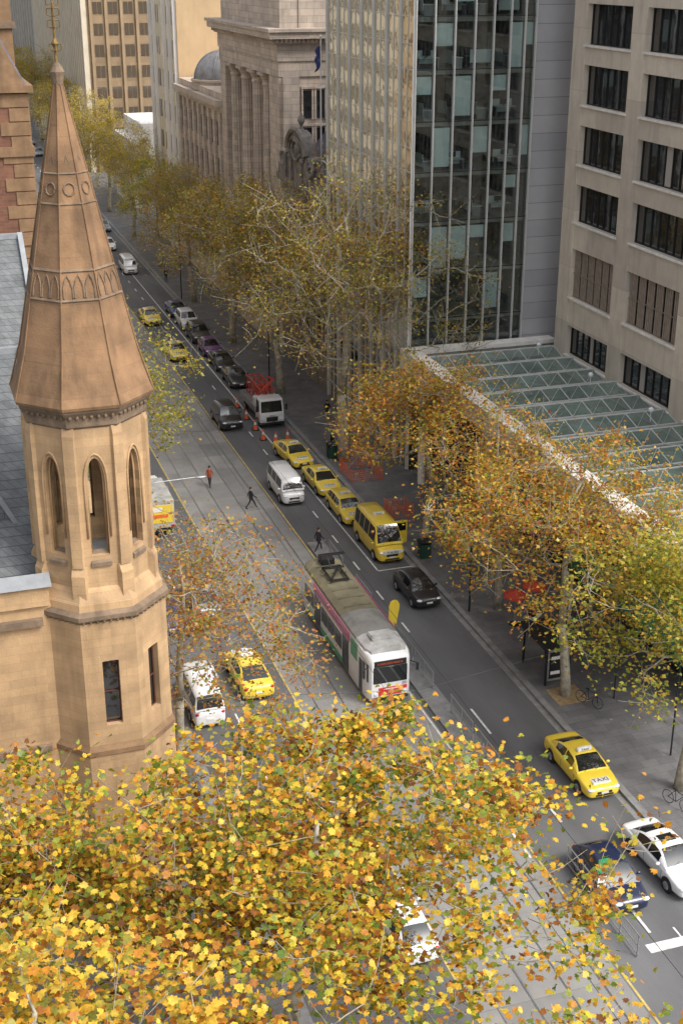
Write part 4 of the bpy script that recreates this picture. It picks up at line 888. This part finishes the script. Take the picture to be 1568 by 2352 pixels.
def panto(m):
    for s in(-.5,.5):
        m.bar((s,2.2,3.48),(s,4.2,3.48),.05); m.bar((s,4.1,3.55),(s*.8,2.8,4.05),.03); m.bar((s*.8,2.8,4.05),(s*.7,3.7,4.45),.028)
    m.bar((-.75,3.7,4.48),(.75,3.7,4.48),.035); m.bar((-.75,3.9,4.48),(.75,3.9,4.48),.035); m.bar((-.5,2.3,3.5),(.5,2.3,3.5),.05); m.bar((-.5,4.1,3.5),(.5,4.1,3.5),.05); m.bar((-.4,2.8,4.05),(.4,2.8,4.05),.03); m.bar((-.5,2.3,3.55),(.5,4.1,3.55),.04)
part('pantograph',M['black'],rf_,panto)
fy_=-TL/2
cen=(0,0,1.5)
boxes('windscreen',M['carglass'],tm,[(-.95,.95,fy_-.03,fy_+.05,1.35,2.34)],bevel=.02)
boxes('destination_sign',M['black'],tm,[(-.9,.9,fy_-.045,fy_+.1,2.36,2.70)],bevel=.02)
boxes('sign_lettering',M['amber'],tm,[(-.72+i*.13,-.66+i*.13+(.03 if i%3 else 0),fy_-.052,fy_-.046,2.48,2.59) for i in range(11)])
for s in(-1,1):
    part('corner_window',M['carglass'],tm,lambda m:m.plate((s*tw*.885,fy_+.12,1.4),(s*tw*.985,fy_+.85,1.4),(s*tw*.985,fy_+.85,2.45),(s*tw*.885,fy_+.12,2.45),.1,.92,0,1,.03,cen))
    part('headlight',M['lamp'],tm,lambda m:m.ball((s*.82,fy_-.01,.72),(.11,.05,.11),10,6)); part('mirror',M['black'],tm,lambda m:(m.bar((s*tw*.95,fy_+.2,2.35),(s*(tw+.22),fy_-.05,2.3),.02),m.box(s*(tw+.22)-.07,s*(tw+.22)+.07,fy_-.09,fy_-.05,1.9,2.3)))
boxes('advert_panel',M['red'],tm,[(-.65,.95,fy_-.022,fy_+.05,.88,1.08),(-.65,.65,fy_-.021,fy_+.05,.6,.879)])
part('advert_emblem',M['white'],tm,lambda m:(m.box(-.35,.45,fy_-.03,fy_-.023,.95,1.01),m.path([(-.15,fy_-.03,.65),(-.08,fy_-.03,.82),(0,fy_-.03,.7),(.08,fy_-.03,.82),(.15,fy_-.03,.65)],.02,4)))
text('fleet_number','251',.2,M['black'],tm,(.82,fy_-.03,1.22),(PI/2,0,0))
boxes('bumper',M['black'],tm,[(-1.0,1.0,fy_-.12,fy_+.1,.38,.54)],bevel=.03)
for s in(-1,1): boxes('skirt_stripe',M['green'],tm,[(s*(tw+.004)-.004,s*(tw+.004)+.004,-4.6,-3.5,1.9,2.9)]); boxes('skirt_stripe',M['green'],tm,[(s*(tw+.004)-.004,s*(tw+.004)+.004,-2.0,4.8,.42,.8)])
for s in(-1,1):
    x=s*(tw+.006); 
    for a,b in ((-1.9,-.7),(-.6,.6),(.7,1.9),(3.4,4.3),(4.4,5.2)): boxes('side_window',M['carglass'],tm,[(x-.012,x+.012,a,b,1.25,2.2)],bevel=.008)
    for a,b in ((-3.15,-2.05),(2.05,3.25),(-5.4,-4.95)):
        d=boxes('door',M['greyp'],tm,[(x-.014,x+.014,a,b,.42,2.4)]); boxes('door_glass',M['carglass'],d,[(x-.02,x+.02,a+.08,(a+b)/2-.04,.7,2.25),(x-.02,x+.02,(a+b)/2+.04,b-.08,.7,2.25)])
    boxes('side_advert',M['magenta'],tm,[(x-.02,x+.02,-3.3,3.4,2.42,3.0)])
    for y in (-3.4,-2.0,3.0,4.2): wheel(tm,s*.85,y,.33,s,.12)
place(tm,(21.75,64.7,0),0)
# ------------------------------------------------------------------ people
def person(label,loc,rz,top,leg,stride=.32,h=1.76):
    root=thing('person',label,'person',(0,0,0)); k=h/1.78
    V=[];E=[];Rr=[]
    def v(p,r,par=None):
        V.append(Vector(p)*k); Rr.append(r*k); i=len(V)-1
        if par is not None: E.append((par,i))
        return i
    pel=v((0,0,.96),(.115)); sp_=v((0,0,1.14),.115,pel); chs=v((0,-.01,1.34),.135,sp_); nk=v((0,-.01,1.49),.055,chs); hb=v((0,-.025,1.57),.07,nk); hd=v((0,-.03,1.66),.092,hb); ht=v((0,-.02,1.745),.062,hd); v((0,-.135,1.645),.014,hd)
    for s in(-1,1):
        st=stride*s
        sh=v((s*.175,0,1.42),.062,chs); el=v((s*.225,st*.35+.02,1.15),.043,sh); wr=v((s*.22,st*.8-.08,.93),.028,el); pm_=v((s*.215,st*.9-.10,.86),.03,wr)
        for q in range(4): 
            a=v((s*(.205+.004*q),st*.9-.135+.018*q*1.2,.80-.004*(q%2)),.010,pm_); v((s*.195,st*.9-.14+.018*q*1.2,.745+.01*abs(q-1)),.008,a)
        a=v((s*.20,st*.9-.15,.85),.010,wr); v((s*.19,st*.9-.165,.815),.008,a)
        hp=v((s*.09,0,.90),.095,pel); kn=v((s*.095,-st*.55-.05,.50),.062,hp); an=v((s*.09,-st*1.0+(.06 if st<0 else 0),.10),.042,kn); to=v((s*.10,-st*1.0-.15,.045),.038,an)
    me=bpy.data.meshes.new('body'); me.from_pydata([tuple(p) for p in V],E,[]); o=bpy.data.objects.new('tmp',me); COL.objects.link(o)
    md=o.modifiers.new('s','SKIN')
    for i,sv in enumerate(me.skin_vertices[0].data): sv.radius=(Rr[i],Rr[i]*(.78 if i in(pel,sp_,chs) else 1)); sv.use_root=(i==0)
    sb=o.modifiers.new('u','SUBSURF'); sb.levels=1; sb.render_levels=1
    bpy.context.view_layer.update()
    m2=bpy.data.meshes.new_from_object(o.evaluated_get(bpy.context.evaluated_depsgraph_get())); bpy.data.objects.remove(o)
    m2.materials.clear()
    for q in (top,leg,M['skin'],M['black']): m2.materials.append(q)
    for p in m2.polygons:
        z=p.center.z/k; x=abs(p.center.x)/k; p.use_smooth=True
        p.material_index=2 if z>1.5 or (x>.16 and z<.91 and z>.6) else 0 if (z>.98 or (x>.17 and z>.88)) else 3 if z<.09 else 1
    b=bpy.data.objects.new('body',m2); COL.objects.link(b); b.parent=root
    part('hair',M['hair'],root,lambda m:m.ball((0,0,1.70*k),(.092*k,.105*k,.095*k),10,7),smooth=True)
    for s in(-1,1): part('eye',M['black'],root,lambda m:m.ball((s*.032*k,-.118*k,1.67*k),.009,6,4))
    part('coat',top,root,lambda m:m.lathe([(.15*k,.80*k),(.175*k,.84*k),(.155*k,1.1*k),(.16*k,1.3*k),(.09*k,1.46*k)],0,0,12,cap=False),smooth=True)
    place(root,loc,rz)
    return root
person('person in a dark suit walking across the road behind the tram',(24.0,78.6,.0),PI/2+.3,M['suit'],M['suit'])
person('person in dark clothes striding across the tram tracks',(21.6,87.4,.01),PI/2,M['suit'],M['suit'],h=1.66,stride=.4)
person('person in a rust red top walking on the tram tracks, furthest left',(19.7,92.5,.01),PI-.4,M['rust'],M['suit'],h=1.7)
person('person standing at the kerb far up the street by the white van',(29.9,161,.14),0,M['suit'],M['suit'],stride=.1)
person('person in dark clothes beside the litter bin next to the tall tree',(30.9,97.2,.14),.6,M['suit'],M['jeans'],stride=.15)
person('person walking on the footpath deep in the shade behind the tall tree',(32.8,104.6,.14),2.6,M['suit'],M['jeans'])
# ------------------------------------------------------------------ street furniture
def cone():
    c=thing('traffic_cone','','traffic cone',(0,0,0),'orange traffic cones')
    part('base',M['black'],c,lambda m:m.box(-.2,.2,-.2,.2,.0,.05)); part('cone_body',M['orange'],c,lambda m:m.lathe([(.16,.05),(.09,.38)],0,0,12)); part('reflective_band',M['white'],c,lambda m:m.lathe([(.093,.38),(.06,.55)],0,0,12)); part('cone_tip',M['orange'],c,lambda m:m.lathe([(.06,.55),(.03,.72)],0,0,12)); return c
c0=cone()
for i,(x,y) in enumerate(((26.3,110.6),(26.3,107.2),(26.3,104.2),(26.3,101.6),(27.1,100.6),(28.2,100.9))):
    c=c0 if i==0 else copy_tree(c0); place(c,(x,y,0),0,1.3); c['label']=['orange traffic cone furthest from the camera beside the truck tray','orange traffic cone second from the far end beside the truck','orange traffic cone beside the truck cab','orange traffic cone nearest the camera at the outer corner','orange traffic cone in front of the truck on the left','orange traffic cone in front of the truck nearest the kerb'][i]
def bin_(loc,label):
    b=thing('litter_bin',label,'bin',loc,'litter bins'); x,y,z=loc
    part('bin_body',M['binGreen'],b,lambda m:m.box(x-.35,x+.35,y-.35,y+.35,z,z+1.0),bevel=.04); part('lid',M['darkmetal'],b,lambda m:(m.box(x-.39,x+.39,y-.39,y+.39,z+1.12,z+1.2),m.box(x-.36,x-.3,y-.36,y+.36,z+1,z+1.12),m.box(x+.3,x+.36,y-.36,y+.36,z+1,z+1.12)))
bin_((30.3,75.3,.14),'dark green litter bin on the footpath beside the yellow minibus'); bin_((30.3,95.4,.14),'dark litter bin at the kerb left of the tall tree trunk')
def barrier(x0,x1,y0,y1,label,z=.14):
    b=thing('mesh_barrier',label,'barrier',(x0,y0,z),'orange mesh barriers'); cs_=[(x0,y0),(x1,y0),(x1,y1),(x0,y1)]
    for i in range(4):
        (ax,ay),(bx,by)=cs_[i],cs_[(i+1)%4]
        part('post',M['orange'],b,lambda m:m.tube((ax,ay,z),(ax,ay,z+1.1),.03))
        def nn(m):
            for k in range(6): m.bar((ax,ay,z+.15+k*.165),(bx,by,z+.15+k*.165),.010)
            L_=math.hypot(bx-ax,by-ay); q=int(L_/.25)
            for k in range(1,q): m.bar((ax+(bx-ax)*k/q,ay+(by-ay)*k/q,z+.15),(ax+(bx-ax)*k/q,ay+(by-ay)*k/q,z+1.0),.008)
        part('mesh_panel',M['orange'],b,nn)
barrier(30.0,32.4,89.5,92.4,'orange mesh barrier enclosing the paving in front of the tall tree'); barrier(30.4,32.0,81.8,83.4,'orange mesh barrier behind the yellow minibus')
def ubr(x,y,label):
    b=thing('cafe_umbrella',label,'umbrella',(x,y,.14),'red cafe umbrellas')
    part('canopy',M['redcan'],b,lambda m:m.lathe([(.78,2.0),(.75,2.1),(.05,2.4)],x,y,8)); part('pole',M['galv'],b,lambda m:m.tube((x,y,.14),(x,y,2.45),.03)); part('base',M['darkmetal'],b,lambda m:m.lathe([(.35,.14),(.35,.2),(.05,.24)],x,y,12))
ubr(31.9,64.6,'red cafe umbrella under the orange tree, the one nearer the road'); ubr(33.5,65.4,'red cafe umbrella under the orange tree, the one nearer the shops')
sh=thing('shelter','grey steel and glass shelter with a poster beside the tree pit','shelter',(31,58.5,.14))
for x,y in ((30.4,57.4),(30.4,60.2),(31.8,57.4),(31.8,60.2)): part('post',M['darkmetal'],sh,lambda m:m.box(x-.05,x+.05,y-.05,y+.05,.14,2.45))
boxes('roof',M['darkmetal'],sh,[(30.1,32.1,57.1,60.5,2.45,2.6)],bevel=.03)
pf=boxes('poster_frame',M['galv'],sh,[(30.46,31.74,57.36,57.44,.4,2.3)]); boxes('poster',M['darkmetal'],pf,[(30.56,31.64,57.34,57.358,.55,2.15)]); boxes('poster_stripe',M['whitewall'],pf,[(30.65,31.5,57.33,57.339,1.7,1.9),(30.65,31.2,57.33,57.339,.8,1.0)])
boxes('glass_panel',M['shelterglass'],sh,[(31.79,31.81,57.46,60.14,.4,2.3)])
struct('tree_pit',M['soil'],[(30.2,32,55.2,57.0,.13,.15)])
def bike(x,y,rz,label):
    b=thing('bicycle',label,'bicycle',(0,0,0),'bicycles')
    for yy in(-.52,.52):
        wv_=MB(); wv_.path([(0,yy+.33*math.cos(2*PI*i/20),.34+.33*math.sin(2*PI*i/20)) for i in range(21)],.018,5,cap=False)
        for i in range(8): wv_.tube((0,yy,.34),(0,yy+.33*math.cos(PI*i/4),.34+.33*math.sin(PI*i/4)),.003,n=3)
        wv_.build('wheel',M['black'],b)
    def fr(m):
        A=(0,-.42,.85);B=(0,.12,.88);Cc=(0,.05,.3);D=(0,.52,.34);E_=(0,-.52,.34)
        for p,q in((A,B),(A,Cc),(B,Cc),(Cc,D),(B,D),(A,E_)): m.tube(p,q,.018)
    part('bicycle_frame',M['darkmetal'],b,fr); part('saddle',M['black'],b,lambda m:m.ball((0,.14,.95),(.08,.14,.04),8,5)); part('handlebar',M['black'],b,lambda m:(m.tube((-.25,-.45,1.0),(.25,-.45,1.0),.015),m.tube((0,-.42,.85),(0,-.45,1.0),.015)))
    place(b,(x,y,.14),rz)
bike(31.7,54.8,.5,'bicycle parked right of the shelter tree'); bike(31.2,45.2,.3,'bicycle parked on the footpath at the right edge'); bike(32.4,72.5,.9,'bicycle leaning on the footpath near the litter bin')
def lamp(px,y,hx,z,label):
    b=thing('street_lamp',label,'street lamp',(px,y,.14),'street lamps')
    part('pole',M['darkmetal'],b,lambda m:m.tube((px,y,.14),(px,y,z),.07,.045,8)); part('arm',M['galv'],b,lambda m:m.path([(px,y,z-.4),(px+(hx-px)*.4,y,z+.1),(hx,y,z+.15)],[.035,.03,.025],6)); part('lamp_head',M['galv'],b,lambda m:m.ball((hx,y,z+.12),(.38,.13,.08),10,6),smooth=True)
lamp(10.3,71.4,14.7,9,'street lamp reaching over the left lane beside the belfry'); lamp(29.95,113,26.9,9,'street lamp arching over the parked cars behind the truck'); lamp(30.0,67,28.9,7.0,'street lamp on the footpath beside the black hatchback'); lamp(29.95,152,26.9,9,'furthest street lamp near the blue parked car')
def fence():
    f=thing('safety_barrier','','barrier',(0,0,0),'tram stop barriers')
    for y in(-1.4,0,1.4): part('post',M['galv'],f,lambda m:m.tube((0,y,0),(0,y,1.05),.035))
    for z,r in ((1.05,.035),(.55,.03),(.15,.03)): part('rail',M['galv'],f,lambda m:m.tube((0,-1.5,z),(0,1.5,z),r))
    part('mesh_panel',M['galv'],f,lambda m:[m.tube((0,-1.4+i*.14,.15),(0,-1.4+i*.14,1.05),.008,n=3) for i in range(20)])
    return f
f0=fence(); ords=['nearest the camera','second from the camera','third from the camera','fourth from the camera','fifth from the camera','sixth from the camera','seventh from the camera','furthest from the camera']
for i,y in enumerate((38.3,41.6,51.8,55.0,60.4,63.6,70.6,76.2)):
    f=f0 if i==0 else copy_tree(f0); place(f,(24.45,y,.0 if y<50 else .12)); f['label']='steel safety barrier along the tram stop, '+ords[i]
ys=thing('stop_sign','yellow rounded blade sign on the tram stop beside the tram roof','sign',(24.5,65.4,.12))
BP=[(-.3,.6),(.12,.6),(.34,1.9),(.36,2.2),(.22,2.45),(0,2.5),(-.2,2.4),(-.3,2.1)]
part('sign_blade',M['yellow'],ys,lambda m:m.loft([[(24.5+x,yy,z) for x,z in BP] for yy in (65.37,65.43)])); part('post',M['darkmetal'],ys,lambda m:m.tube((24.42,65.4,.1),(24.42,65.4,.65),.05))
gs=thing('stop_pole','tram stop pole with a small green sign beside the dark blue hatchback','sign',(24.3,39.8,0))
part('post',M['galv'],gs,lambda m:m.tube((24.3,39.8,0),(24.3,39.8,2.6),.04)); boxes('sign_blade',M['green'],gs,[(24.08,24.52,39.78,39.82,2.0,2.7)]); boxes('sign_plate',M['whitewall'],gs,[(24.1,24.5,39.76,39.779,1.3,1.9)])
ow=thing('overhead_wire','thin black tram power wires running above the tracks','wire',(20,100,5.6))
for x in (18.7,21.7): part('contact_wire',M['black'],ow,lambda m:m.tube((x,-10,5.6),(x,400,5.6),.012,n=4))
for y in range(50,300,38): part('span_wire',M['black'],ow,lambda m:m.path([(8,y,7.5),(20,y,5.8),(34,y,7.5)],.01,4))
